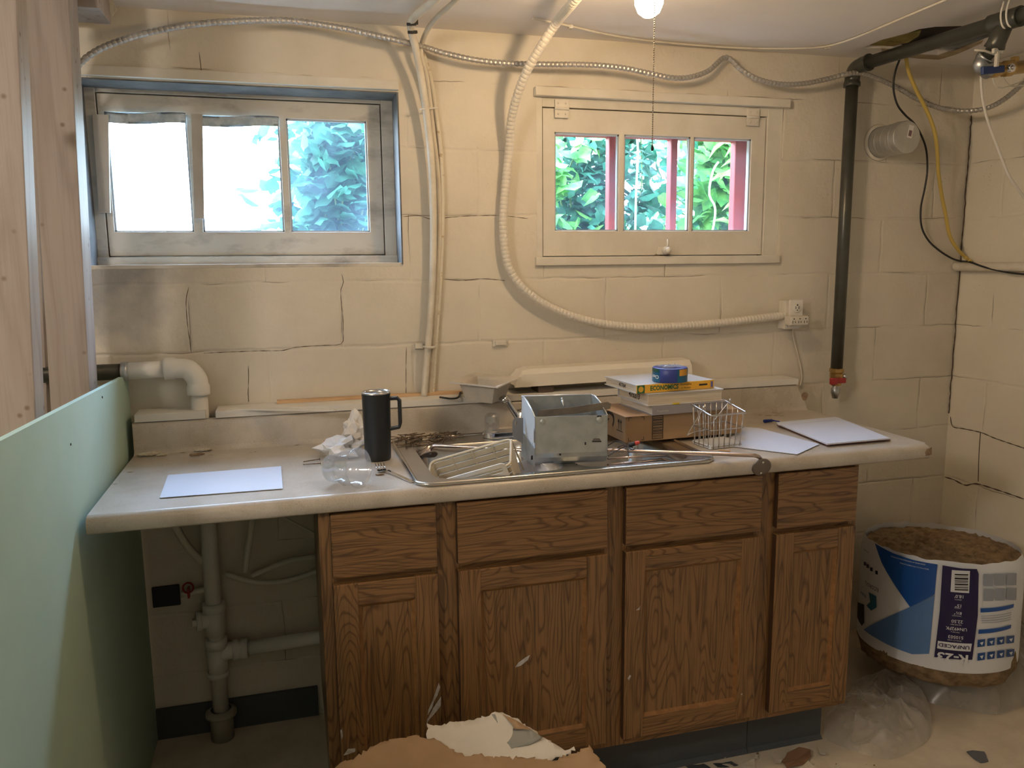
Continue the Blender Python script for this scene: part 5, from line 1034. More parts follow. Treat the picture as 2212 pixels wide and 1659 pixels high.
def gas():
    x, y = 2.585, -.062; r = .0205
    t = thing('gas_pipe', (x, y, .95), 'black iron gas pipe with a ceiling elbow, running down the wall right of the window', 'pipe')
    zE = P(1838, 132, 1, y).z; zb = P(1803, 800, 1, y).z; q1 = P(2212, 30, 2, 2.075); hz = 2.072; A = Vector((x, y-.03, hz)); E_ = Vector((q1.x, q1.y, hz)); dr = (E_-A).normalized(); E2 = A+dr*1.6
    b = MB(); b.tube([(x, y, zb), (x, y, hz-.045)], r, 20); b.build('riser', blackpipe, t)
    b = MB(); b.tube([A+dr*.03, E2], r, 20); b.build('level_pipe', blackpipe, t)
    b = MB(); bend = spline([(x, y, hz-.062), (x, y, hz-.035), (x+dr.x*.006, y-.012, hz-.008), A+dr*.018, A+dr*.045], .006); n = len(bend); b.tube(bend, .025, 20, rf=lambda i: .0275 if i < 3 or i > n-4 else .0245); b.build('elbow', blackpipe, t)
    b = MB(); b.lathe([(r+.001, 0), (r+.006, .001), (r+.006, .006), (r+.001, .007)], (x, y, zE-.052), 20); b.build('strap', cablew, t)
    # shut-off at the bottom
    b = MB(); b.lathe([(.0, -.045), (.017, -.045), (.019, -.040), (.019, -.028), (.023, -.022), (.023, -.002), (.020, .0), (.025, .004), (.025, .014), (.021, .018)], (x, y, zb-.01), 8, smooth=False); v = b.build('valve_body', bm_, t)
    b = MB(); b.cyl((x, y-.018, zb-.032), (x, y-.036, zb-.032), .009, 12); b.box(x-.046, x+.010, y-.042, y-.036, zb-.041, zb-.023, bev=.002); b.box(x-.052, x-.030, y-.050, y-.030, zb-.044, zb-.020, bev=.004); b.build('valve_handle', mat('red_handle', (.32, .03, .03), .4), v)
    b = MB(); b.ball((x+.028, y-.01, zb-.022), .010, 12); b.rod((x+.015, y, zb-.022), (x+.028, y-.01, zb-.022), .006); b.lathe([(0, -.05), (.010, -.048), (.013, -.035), (.016, -.03), (.016, -.012), (.012, -.008), (.012, 0)], (x, y, zb-.053), 12); b.build('fitting', steel, v)
    # tee and branch
    k = next(i*.002 for i in range(800) if proj(A+dr*(i*.002))[0] > 2172); T = A+dr*k
    b = MB(); b.tube([T-dr*.045, T-dr*.035, T+dr*.035, T+dr*.045], [.027, .0265, .0265, .027], 20); e = P(2150, 98, 1, T.y+.03); e = T+(e-T).normalized()*.07; b.tube([T, T.lerp(e, .8), e], [.024, .024, .0275], 20); b.build('tee', blackpipe, t)
    el = P(2124, 130, 1, T.y+.06); b = MB(); b.tube([e, e.lerp(el, .75)], .0165, 16); b.build('nipple', blackpipe, t)
    cy = P(2119, 143, 1, T.y+.06); xx = P(2150, 146, 1, T.y+.06)
    b = MB(); bend = spline([e.lerp(el, .62), el, cy, P(2138, 152, 1, T.y+.06)], .006); n = len(bend); b.tube(bend, .02, 18, rf=lambda i: .0245 if i < 3 or i > n-4 else .021); b.build('galvanised_elbow', steel, t)
    v0, v1 = P(2138, 152, 1, T.y+.06), P(2225, 143, 1, T.y+.06); ax = (v1-v0).normalized()
    b = MB(); L_ = (XR-v0.x-.002)/ax.x; b.lathe([(.0, 0), (.018, 0), (.021, .006), (.021, .025), (.016, .03), (.016, .045), (.022, .05), (.022, .075), (.018, .08), (.018, L_)], v0, 12, ax); bv = b.build('valve_body', bm_, t)
    b = MB(); o = v0+Vector((0, -.028, 0)); h0 = P(2121, 153, 1, o.y); h1 = P(2168, 149, 1, o.y); d = (h1-h0).normalized(); up = Vector((-d.z, 0, d.x)); th = .011
    vs = [h0+up*(s*th)+Vector((0, dy, 0)) for dy in (-.005, .005) for s in (-1, 1)]+[h1+up*(s*th*.85)+Vector((0, dy, 0)) for dy in (-.005, .005) for s in (-1, 1)]
    b.add(vs, [(0, 1, 3, 2), (4, 6, 7, 5), (0, 4, 5, 1), (2, 3, 7, 6), (0, 2, 6, 4), (1, 5, 7, 3)]); b.build('valve_handle', mat('blue_handle', (.02, .045, .16), .35), bv, bev=.002)
    b = MB(); c = P(2180, 148, 1, o.y+.003); b.cyl(c, c-Vector((0, .012, 0)), .012, 16); b.ball(c-Vector((0, .013, 0)), .007, 10); b.build('handle_nut', chrome, bv)
    b = MB(); c = P(2192, 134, 1, T.y+.06); b.box(c.x-.008, c.x+.008, c.y-.008, c.y+.008, c.z-.014, c.z+.014, bev=.002); b.build('bleed_plug', bm_, bv)
    b = MB(); a = P(2135, 108, 1, T.y+.04)
    b.tube([P(2105, 108, 1, T.y+.03), P(2128, 110, 1, T.y+.02), P(2150, 118, 1, T.y+.02), P(2152, 112, 1, T.y+.03)], .003, 6); b.box(a.x-.01, a.x+.022, a.y-.03, a.y-.02, a.z-.016, a.z-.002, bev=.002); b.box(a.x, a.x+.008, a.y-.032, a.y-.022, a.z-.05, a.z-.012, bev=.001); b.build('pipe_clamp', trimp, t)
    p0 = T-dr*.03+Vector((.0, .0, -.016)); b = MB(); p1 = P(1985, 112, 2, ZC-.005); b.tube([T-dr*.02+Vector((.01, 0, -.012)), (T-dr*.02).lerp(p1, .5)+Vector((.012, 0, -.014)), p1+Vector((0, 0, .03))], .0125, 14); tag(b.build('steel_conduit', mat('grey_pipe', (.14, .14, .125), .5)), 'slim grey pipe beside the black gas pipe, rising into the ceiling hole', 'pipe')
    b = MB()
    for u0 in (2172, 2184): 
        c = A+dr*next(i*.002 for i in range(900) if proj(A+dr*(i*.002))[0] > u0+6); b.tube(spline([c+Vector((-.02, 0, .045)), c+Vector((-.027, 0, .01)), c+Vector((-.018, -.002, -.02)), c+Vector((.012, 0, -.022))], .005), .0026, 6)
    tag(b.build('string_loop', mat('white_cord', (.72, .68, .60), .6)), 'white string looped twice round the black gas pipe under the ceiling', 'string')
    # round vent cap
    c = P(1902, 306, 1, -.002); e = P(1958, 298, 1, -.135); x, z = (c.x+e.x)/2, (c.z+e.z)/2
    v = thing('vent_duct', (x, 0, z), 'galvanised round duct stub with an end cap sticking out of the wall', 'vent'); zm = mat('zinc', (.50, .50, .48), .4, .75, col2=(.58, .58, .56), vscale=20)
    b = MB(); b.lathe([(.052, 0), (.052, .03), (.0535, .034), (.052, .038), (.052, .06), (.0535, .064), (.052, .068), (.052, .09)], (x, 0, z), 64, (0, -1, 0), smooth=False); b.build('duct', zm, v)
    b = MB(); b.lathe([(.054, .085), (.0545, .087), (.0545, .10), (.056, .104), (.0545, .108), (.0545, .130), (.053, .133), (.048, .1335), (.0, .1335)], (x, 0, z), 64, (0, -1, 0), smooth=False); cp = b.build('end_cap', zm, v)
    b = MB(); M = Matrix.Translation((x+.012, -.1342, z+.018)) @ Matrix.Rotation(.18, 4, 'Y'); b.box(-.010, .010, 0, .0004, -.021, .021, M); st = b.build('label', mat('label_white', (.75, .72, .68), .6), cp)
    b = MB(); b.box(-.006, .006, -.0005, 0, -.015, .004, M); b.build('barcode', mat('dark_print', (.2, .12, .12), .6), cp)
    b = MB(); b.lathe([(.052, .004), (.064, .0), (.062, .005), (.054, .008)], (x, 0, z), 30, (0, -1, 0)); b.build('mortar_collar', plain, v)
    # white pipe on the right wall
    b = MB(); c = P(2060, 576, 0, XR-.024); b.tube([(XR-.024, -.004, c.z), (XR-.024, -.006, c.z), (XR-.024, -2.4, c.z+.004)], .0165, 18); tag(b.build('white_pipe', cablew), 'painted white pipe running level along the right wall out of the corner', 'pipe')
gas()

def drains():
    x, y = .452, -.052; z = lambda v: P(470, v, 1, y).z
    t = thing('drain_pipe', (x, y, 0), 'white plastic drain pipe with a fat elbow at the left end of the counter', 'pipe')
    zh = 1.146; r = .0235
    b = MB(); b.tube([(.262, y, zh-.003), (.375, y, zh)], r, 22); b.build('level_pipe', pvc, t)
    b = MB(); bend = spline([(.366, y, zh), (.400, y, zh), (.428, y, zh-.005), (x-.004, y, zh-.030), (x, y, zh-.056), (x, y, zh-.078)], .006); n = len(bend); b.tube(bend, .029, 24, rf=lambda i: .0315 if i < 5 or i > n-6 else .0285); b.build('elbow', pvc, t)
    b = MB(); b.tube([(x, y, .06), (x, y, zh-.05)], r, 22); b.build('stack', pvc, t)
    b = MB(); z0, z1 = z(1370), z(1302)
    def hub(za, zb, rr=.031): b.lathe([(r, 0), (rr, .0), (rr, zb-za), (r, zb-za)], (x, y, za), 24)
    hub(z(1318), z(1300), .0325); hub(z(1368), z(1312), .030); b.cyl((x, y, z(1335)), (x-.048, y-.01, z(1335)), .024, 20); b.lathe([(.024, 0), (.028, .002), (.028, .014), (.024, .016)], (x-.036, y-.007, z(1335)), 20, (-1, -.2, 0)); b.box(x-.062, x-.048, y-.02, y, z(1335)-.01, z(1335)+.01, bev=.002); b.build('cleanout_tee', pvc, t)
    b = MB(); hub(z(1398), z(1378), .032); hub(z(1455), z(1395), .030); hub(z(1460), z(1448), .032); b.cyl((x, y, z(1410)), (x+.062, y, z(1408)), .026, 20); b.lathe([(.026, 0), (.031, .001), (.031, .014), (.027, .016), (.027, .022), (.030, .024), (.030, .042), (.024, .044)], (x+.045, y, z(1409)), 20, (1, 0, .02)); b.build('branch_tee', pvc, t)
    b = MB(); b.tube([(x+.08, y, z(1409)), (1.0, y, z(1409)+.012)], .021, 18); b.build('branch_pipe', pvc, t)
    b = MB(); zc = z(1560); b.lathe([(.024, .0), (.046, .002), (.046, .012), (.030, .02)], (x, y, z(1545)), 24); b.lathe([(.0, .0), (.034, .0), (.034, z(1545))], (x, y, .0), 20); b.build('floor_hub', mat('old_hub', (.34, .32, .26), .7), t)
    b = MB(); b.tube([(-.9, y-.0, zh-.004), (.263, y, zh-.003)], .0225, 20); o = b.build('black_pipe', blackpipe); tag(o, 'black pipe joining the white drain pipe behind the wall studs', 'pipe')
    b = MB(); b.lathe([(.0225, 0), (.027, .001), (.027, .016), (.0235, .018)], (.255, y, zh-.003), 20, (1, 0, 0)); tag(b.build('pipe_coupling', steel), 'grey coupling between the black pipe and the white drain pipe', 'coupling')
    hose = mat('dusty_hose', (.66, .64, .54), .6)
    for raw, rr, lab in ((((375, 1130, -.10), (395, 1165, -.08), (418, 1195, -.06), (436, 1212, -.05)), .011, 'short pale pipe slanting down under the left of the counter'),
                         (((545, 1118, -.12), (540, 1160, -.10), (534, 1200, -.09), (530, 1235, -.09)), .010, 'upright pale pipe under the counter right of the drain'),
                         (((488, 1240, -.03), (520, 1250, -.04), (560, 1258, -.04), (610, 1256, -.04), (650, 1246, -.04), (690, 1232, -.04), (730, 1215, -.04)), .0085, 'lower of the two pale hoses sagging behind the cabinet side'),
                         (((545, 1243, -.03), (580, 1228, -.04), (620, 1213, -.04), (660, 1205, -.04), (700, 1200, -.04)), .0085, 'upper of the two pale hoses curving behind the cabinet side'),
                         (((392, 1284, -.03), (420, 1278, -.03), (455, 1272, -.03)), .0100, 'short level pipe stub left of the drain with a red valve on it')):
        b = MB(); b.tube(spline([P(u, v, 1, yy) for u, v, yy in raw], .012), rr, 10); o = b.build('supply_pipe', hose); tag(o, lab, 'pipe')
    c = P(407, 1278, 1, -.05); b = MB(); b.lathe([(.012, -.004), (.017, -.003), (.017, .003), (.012, .004)], c+Vector((0, 0, .012)), 16, (0, -1, .3)); b.box(c.x-.003, c.x+.003, c.y-.004, c.y+.02, c.z-.02, c.z+.01, bev=.001); tag(b.build('valve_handle', mat('red_handle', (.32, .03, .03), .4)), 'small red valve handle on the pipe stub under the counter', 'valve')
    b = MB(); a = P(328, 1268, 1, -.002); c = P(391, 1304, 1, -.002); b.box(a.x, c.x, -.012, -.001, c.z, a.z, bev=.002); tag(b.build('dark_hole_panel', mat('hole_dark', (.012, .014, .018), .6)), 'dark rectangular panel on the wall low under the left end of the counter', 'panel')  # flat panel whose dark colour stands for the inside of a hole
    b = MB(); b.tube(spline([P(u, v, 1, -.06) for u, v in ((600, 1110), (640, 1132), (680, 1153))], .02), .004, 8); tag(b.build('thin_pipe', hose), 'thin pale line slanting under the counter beside the cabinet', 'pipe')
drains()

# ---------------------------------------------------------------- studs, green board
def framing():
    def st(ut, ub, y, label, w=.089, top=ZC-.002, lean=0, th=.088):
        a = P(ut[0], ut[1], 1, y); c = P(ub[0], ub[1], 1, y); k = (a.x-c.x)/(a.z-c.z); xt = a.x+k*(ZC-a.z); xb = a.x+k*(0-a.z)
        b = MB()
        vs = [Vector((x-dx, y+dy, z)) for z, x in ((0.001, xb), (top, xt)) for dx in (w, 0) for dy in (0, th)]
        b.add(vs, [(0, 2, 3, 1), (4, 5, 7, 6), (0, 1, 5, 4), (2, 6, 7, 3), (0, 4, 6, 2), (1, 3, 7, 5)]); o = b.build('wall_stud', stud, bev=.002); tag(o, label, 'stud'); return o
    st((148, 0), (193, 830), -.30, 'pine wall stud with nail holes standing right behind the green board, nearest the left window')
    st((35, 0), (76, 890), -.71, 'pine wall stud at the left edge of the photo, nearest the camera', .12, th=.065)
    st((62, 0), (100, 830), -.06, 'darker pine wall stud in shadow between and behind the two front studs')
    a = P(30, 232, 1, -.50); b = MB(); b.box(.16, P(53, 250, 1, -.50).x, -.54, -.46, P(40, 265, 1, -.5).z, P(40, 235, 1, -.5).z, bev=.002); tag(b.build('blocking', stud), 'short block of pine between the two front wall studs', 'wood block')
    b = MB(); p = P(150, 6, 1, -.2); b.box(-.6, P(228, 20, 1, -.12).x, -.20, -.06, 2.058, ZC-.001, bev=.002); tag(b.build('top_plate', stud), 'stub of timber at the ceiling in the top left corner', 'timber')
    b = MB(); b.sheet(ragged([P(u, v, 1, -.05) for u, v in ((226, -4), (240, -2), (248, 12), (252, 22), (243, 34), (236, 28), (228, 14))], .008, .003), .006); tag(b.build('plaster_flake', plain), 'ragged flap of cream plaster hanging beside the timber stub at the ceiling', 'plaster')
    xg = .262; zt = lambda y: 1.128-.034*y
    b = MB(); y0, y1 = -2.42, -.008; vs = [(x, y, z) for x in (xg-.0127, xg) for y, z in ((y0, .002), (y1, .002), (y1, zt(y1)), (y0, zt(y0)))]
    b.add(vs, [(0, 1, 2, 3), (4, 7, 6, 5), (0, 4, 5, 1), (1, 5, 6, 2), (2, 6, 7, 3), (3, 7, 4, 0)]); g = b.build('drywall_sheet', mat('green_board', (.40, .54, .45), .75, col2=(.44, .58, .49), vscale=2.5), org=(xg, -1.2, 0)); tag(g, 'pale green moisture board standing on edge at the left end of the counter', 'drywall')
    b = MB()
    for u, v in ((221, 858), (153, 960)): c = P(u, v, 0, xg+.0006); b.cyl(c-Vector((.001, 0, 0)), c+Vector((.0008, 0, 0)), .0028, 10)
    b.build('screw_dimple', dkmetal, g)
framing()

# ---------------------------------------------------------------- insulation roll and plastic
def roll():
    c = Vector((2.786, -.378, .489)); R = .243; n = Vector((.026, .042, 1)).normalized(); a = Vector((0, 1, 0)).cross(n).normalized(); bb = n.cross(a); Hw = .345
    t = thing('insulation_roll', (c.x-.01, c.y-.02, 0), 'big brown mineral wool insulation roll in a printed white and blue wrapper', 'insulation roll')
    def S(th, h, r=R+.003): return c-n*h+a*(r*math.cos(th))+bb*(r*math.sin(th))
    # core: spiral layers on top, soft bulge below
    wool = mat('mineral_wool', (.27, .185, .10), .95, col2=(.13, .085, .042), vscale=30, bump=1, bscale=60, stretch=(1, 1, 1.6))
    b = MB(); NR, NT = 26, 120; vs = []; fs = []
    for i in range(NR+1):
        r = (R-.008)*i/NR
        for k in range(NT):
            th = 2*PI*k/NT; sp = (r/.055-th/(2*PI)+.25*noise.noise(Vector((math.cos(th)*2, math.sin(th)*2, r*9)))) % 1
            h = .002+.014*(1-min(1, 7*min(sp, 1-sp)))+.016*abs(noise.noise(Vector((r*math.cos(th)*22, r*math.sin(th)*22, 3))))+.006*noise.noise(Vector((r*math.cos(th)*90, r*math.sin(th)*90, 7)))+.012*abs(noise.noise(Vector((r*75, math.cos(th)*4, math.sin(th)*4))))
            vs.append(S(th, h+.006, r))
    for i in range(NR): fs += [(i*NT+k, i*NT+(k+1) % NT, (i+1)*NT+(k+1) % NT, (i+1)*NT+k) for k in range(NT)]
    b.add(vs, fs, True)
    vs = []; hs = [(.03, R-.008), (Hw-.03, R-.006), (Hw+.01, R-.002), (Hw+.03, R-.006), (Hw+.05, R-.014), (Hw+.062, R-.05), (Hw+.062, .0)]
    for h, r in hs:
        for k in range(NT): th = 2*PI*k/NT; q = S(th, h, r+.012*noise.noise(Vector((math.cos(th)*5, math.sin(th)*5, h*30))) if r > .01 else 0); q.z = max(q.z, .004); vs.append(q)
    b.add(vs, [(i*NT+k, i*NT+(k+1) % NT, (i+1)*NT+(k+1) % NT, (i+1)*NT+k) for i in range(len(hs)-1) for k in range(NT)], True); b.build('wool_core', wool, t, fix=False)
    # wrapper
    b = MB(); vs = []; M_ = 18
    for i in range(M_+1):
        for k in range(NT):
            th = 2*PI*k/NT; h = Hw*i/M_; rr = R+.0012*noise.noise(Vector((math.cos(th)*4, math.sin(th)*4, h*12)))+(-.012*(1-i/1.5) if i < 2 else 0)
            hh = h+(.006*noise.noise(Vector((math.cos(th)*6, math.sin(th)*6, 2)))-.004 if i == 0 else 0); vs.append(S(th, hh, rr))
    b.add(vs, [(i*NT+k, i*NT+(k+1) % NT, (i+1)*NT+(k+1) % NT, (i+1)*NT+k) for i in range(M_) for k in range(NT)], True); w = b.build('wrapper', mat('white_film', (.74, .76, .80), .32, bump=.25, bscale=14), t, fix=False)
    # printing: flat shapes given in pixels, laid on the round surface
    def hit(u, v, r=R+.003):
        d = ray(u, v); o = CAM-c; dp = d-n*d.dot(n); op = o-n*o.dot(n); A_, B_, C_ = dp.dot(dp), 2*dp.dot(op), op.dot(op)-r*r; D_ = B_*B_-4*A_*C_
        s_ = (-B_-math.sqrt(max(D_, 0)))/(2*A_); q = CAM+d*s_-c; th = math.atan2(q.dot(bb), q.dot(a)); return (th-2*PI if th > 0 else th), -q.dot(n)
    def wrap(b, poly, r):
        """poly of (theta, h): cut into strips so that it follows the round"""
        bm = bmesh.new(); vv = [bm.verts.new((q[0], q[1], 0)) for q in poly]; bm.faces.new(vv); lo = min(q[0] for q in poly); hi = max(q[0] for q in poly); x = lo+.05
        while x < hi: bmesh.ops.bisect_plane(bm, geom=bm.verts[:]+bm.edges[:]+bm.faces[:], plane_co=(x, 0, 0), plane_no=(1, 0, 0)); x += .05
        bmesh.ops.triangulate(bm, faces=bm.faces[:]); bm.verts.index_update(); b.add([S(q.co.x, q.co.y, r) for q in bm.verts], [[q.index for q in f.verts] for f in bm.faces]); bm.free()
    def pr(name, polys, m, r, parent=w):
        b = MB(); [wrap(b, [hit(u, v) for u, v in p_], r) for p_ in polys]; return b.build(name, m, parent, fix=False)
    blue = mat('blue_print', (.012, .08, .34), .35); lblue = mat('light_blue_print', (.10, .21, .45), .35); nav = mat('navy_print', (.012, .009, .065), .35); wh = mat('white_print', (.74, .76, .80), .35); gy = mat('grey_print', (.32, .35, .42), .4)
    pr('blue_panel', [[(1890, 1173), (1930, 1195), (1975, 1210), (2025, 1219), (2022, 1250), (2019, 1284), (1966, 1311), (1935, 1267), (1905, 1216)]], blue, R+.0036)
    pr('light_blue_panel', [[(1866, 1360), (1966, 1311), (2019, 1285), (2013, 1350), (2007, 1412), (1970, 1413), (1930, 1398), (1895, 1380)]], lblue, R+.0036)
    np_ = pr('navy_panel', [[(2036, 1221), (2080, 1228), (2110, 1229), (2114, 1240), (2112, 1330), (2100, 1425), (2018, 1419), (2030, 1320)]], nav, R+.0036)
    pr('barcode_patch', [[(2056, 1231), (2095, 1233), (2093, 1281), (2053, 1278)]], wh, R+.0044)
    pr('unfaced_patch', [[(2026, 1384), (2099, 1390), (2096, 1407), (2024, 1400)]], wh, R+.0044)
    bars = []; v = 1239
    for k, (g_, h_) in enumerate(((0, 3), (2, 1), (2, 4), (2, 2), (1.5, 1.5), (2, 3), (1.5, 1), (2, 2), (2, 3))):
        v += g_; bars.append([(2062, v), (2091, v+1), (2091, v+h_+1), (2062, v+h_)]); v += h_
    pr('barcode', bars, ink, R+.0050)
    ths, hs_ = zip(*[hit(u, v) for u, v in ((2036, 1300), (2112, 1300))]); thc = None
    def label(b, body, u, v, h, wd, r=R+.0048, bold=.01):
        th, hh = hit(u, v); put_text(b, body, h, lambda p_, q: S(th+p_/R, hh-q, r), wd, bold, rot=True)
    b = MB()
    for body, v, h in (("18.0'", 1288, .010), ('15"', 1308, .010), ('8½"', 1324, .009), ('22.50', 1342, .010), ('UN492FK', 1358, .010), ('510503', 1376, .010)): label(b, body, 2072-(v-1290)*.09, v, h, None)
    for body, v in (('LENGTH', 1296), ('WIDTH', 1314), ('THICKNESS', 1331), ('SQUARE FEET', 1350), ('ITEM REF #', 1366), ('PRODUCT CODE', 1384)): label(b, body, 2070-(v-1290)*.09, v-1, .0035, None, bold=0)
    label(b, 'R-23', 2058, 1420, .026, .085, bold=.03)
    label(b, 'LEARN MORE AT WWW.KNAUFINSULATION.US', 1960, 1211, .0042, .105); label(b, 'MADE IN THE U.S.A. WITH DOMESTIC MATERIALS', 1974, 1223, .0036, .085)
    b.build('white_lettering', wh, w, fix=False)
    b = MB(); label(b, 'UNFACED', 2061, 1396, .011, .085, R+.0052, .02); b.build('unfaced_lettering', nav, w, fix=False)
    b = MB(); label(b, 'ECOROLL', 1882, 1266, .013, .075); label(b, 'R-23 UNFACED', 1872, 1190, .004, .04); b.build('dark_lettering', mat('dark_print_grey', (.08, .08, .10), .5), w, fix=False)
    pr('small_icon', [[(u, v), (u+5.5, v+1.5), (u+5.5, v+9.5), (u, v+8)] for u, v in ((1866, 1213), (1872, 1218), (1880, 1225), (1891, 1232))], nav, R+.0036)
    kn = pr('logo', [[(1877, 1279), (1893, 1288), (1894, 1312), (1882, 1319), (1872, 1308), (1880, 1300)]], mat('teal_blue_print', (.02, .14, .24), .35), R+.0036)
    pr('logo_band', [[(1857, 1266), (1874, 1276), (1872, 1297), (1857, 1284)]], wh, R+.0040)
    b = MB(); label(b, 'KNAUF', 1865, 1283, .011, .045, R+.0046, .02); b.build('logo_lettering', mat('logo_blue', (.02, .10, .30), .35), w, fix=False)
    pr('black_badge', [[(1853, 1300), (1867, 1306), (1867, 1345), (1862, 1352), (1852, 1333)]], ink, R+.0036)
    # right part: tables, bars and icons
    tb = [[(2125+25*i, 1240+32*j-i), (2146+25*i, 1240+32*j-i), (2145+25*i, 1266+32*j-i), (2124+25*i, 1266+32*j-i)] for i in range(3) for j in range(2)]
    pr('table', tb, gy, R+.0036); pr('blue_bar', [[(2118, 1314), (2190, 1304), (2189, 1312), (2118, 1323)], [(2114, 1360), (2184, 1349), (2183, 1357), (2113, 1369)]], blue, R+.0036)
    ic = [[(2112+21*i, 1382+29*j-2.6*i), (2128+21*i, 1380+29*j-2.6*i), (2127+21*i, 1396+29*j-2.6*i), (2111+21*i, 1398+29*j-2.6*i)] for i in range(4) for j in range(2)]
    pr('icon', ic, mat('mid_blue_print', (.015, .07, .26), .35), R+.0036)
    iw = [[(2116+21*i, 1388+29*j-2.6*i), (2124+21*i, 1386+29*j-2.6*i), (2121+21*i, 1394+29*j-2.6*i)] for i in range(4) for j in range(2)]; pr('icon_mark', iw, wh, R+.0042)
    lines = [[(2120, 1330+5*k), (2184, 1322+5*k), (2184, 1323.2+5*k), (2120, 1331.2+5*k)] for k in range(4)]; pr('small_print', lines, gy, R+.0036)
roll()

def plastic():
    film = clear('plastic_film', (.96, .96, .96), .20, (.80, .78, .75), .06, .30, 9, .12, edge=.5)
    def bag(outline, hmax, seed, label, n=56, wr=.017, pw=3):
        pts = [P(u, v, 2, .004) for u, v in outline]; xs = [q.x for q in pts]; ys = [q.y for q in pts]; cx, cy = sum(xs)/len(xs), sum(ys)/len(ys); K = 96; ring = []
        loop = spline(pts+[pts[0]], .01); m_ = len(loop); b = MB()
        def f(s, t):
            i = s*(m_-1); q = loop[int(i)].lerp(loop[min(int(i)+1, m_-1)], i-int(i)) if s < 1 else loop[0]; x = cx+(q.x-cx)*t; y = cy+(q.y-cy)*t
            e = Vector((x*6, y*6, seed)); w_ = lambda k, o: (1-min(1, 3.2*abs(noise.noise(e*k+Vector((o, o*.7, 0))+Vector((.6*noise.noise(e*k*.7), .6*noise.noise(e*k*.7+Vector((4, 4, 4))), 0))))))**2
            hgt = hmax*max(0, 1-t**pw)*(.6+.5*noise.noise(e*.7))+max(0, 1-t**6)*(wr*1.5*w_(1, 0)+wr*1.0*w_(1.7, 5)+wr*.45*w_(3.3, 9))
            return (min(x, 3.14), min(y, -.03), max(.004, hgt+.006))
        b.grid(n*3, n, lambda s, t: f(s, max(t, .001))); o = b.build('plastic_sheeting', film, fix=False); tag(o, label, 'plastic sheeting'); return o
    bag([(1776, 1560), (1790, 1600), (1850, 1625), (1900, 1640), (1945, 1635), (2003, 1600), (2012, 1560), (2000, 1510), (1955, 1470), (1880, 1465), (1850, 1470), (1832, 1500)], .10, 3, 'crumpled clear plastic sheeting heaped on the floor right of the cabinet')
    bag([(1940, 1462), (1980, 1500), (2010, 1520), (2090, 1535), (2150, 1545), (2212, 1525), (2300, 1500), (2300, 1400), (2200, 1400), (2100, 1400), (2000, 1405)], .20, 8, 'crumpled clear plastic sheeting lying along the front foot of the insulation roll', pw=5)
plastic()

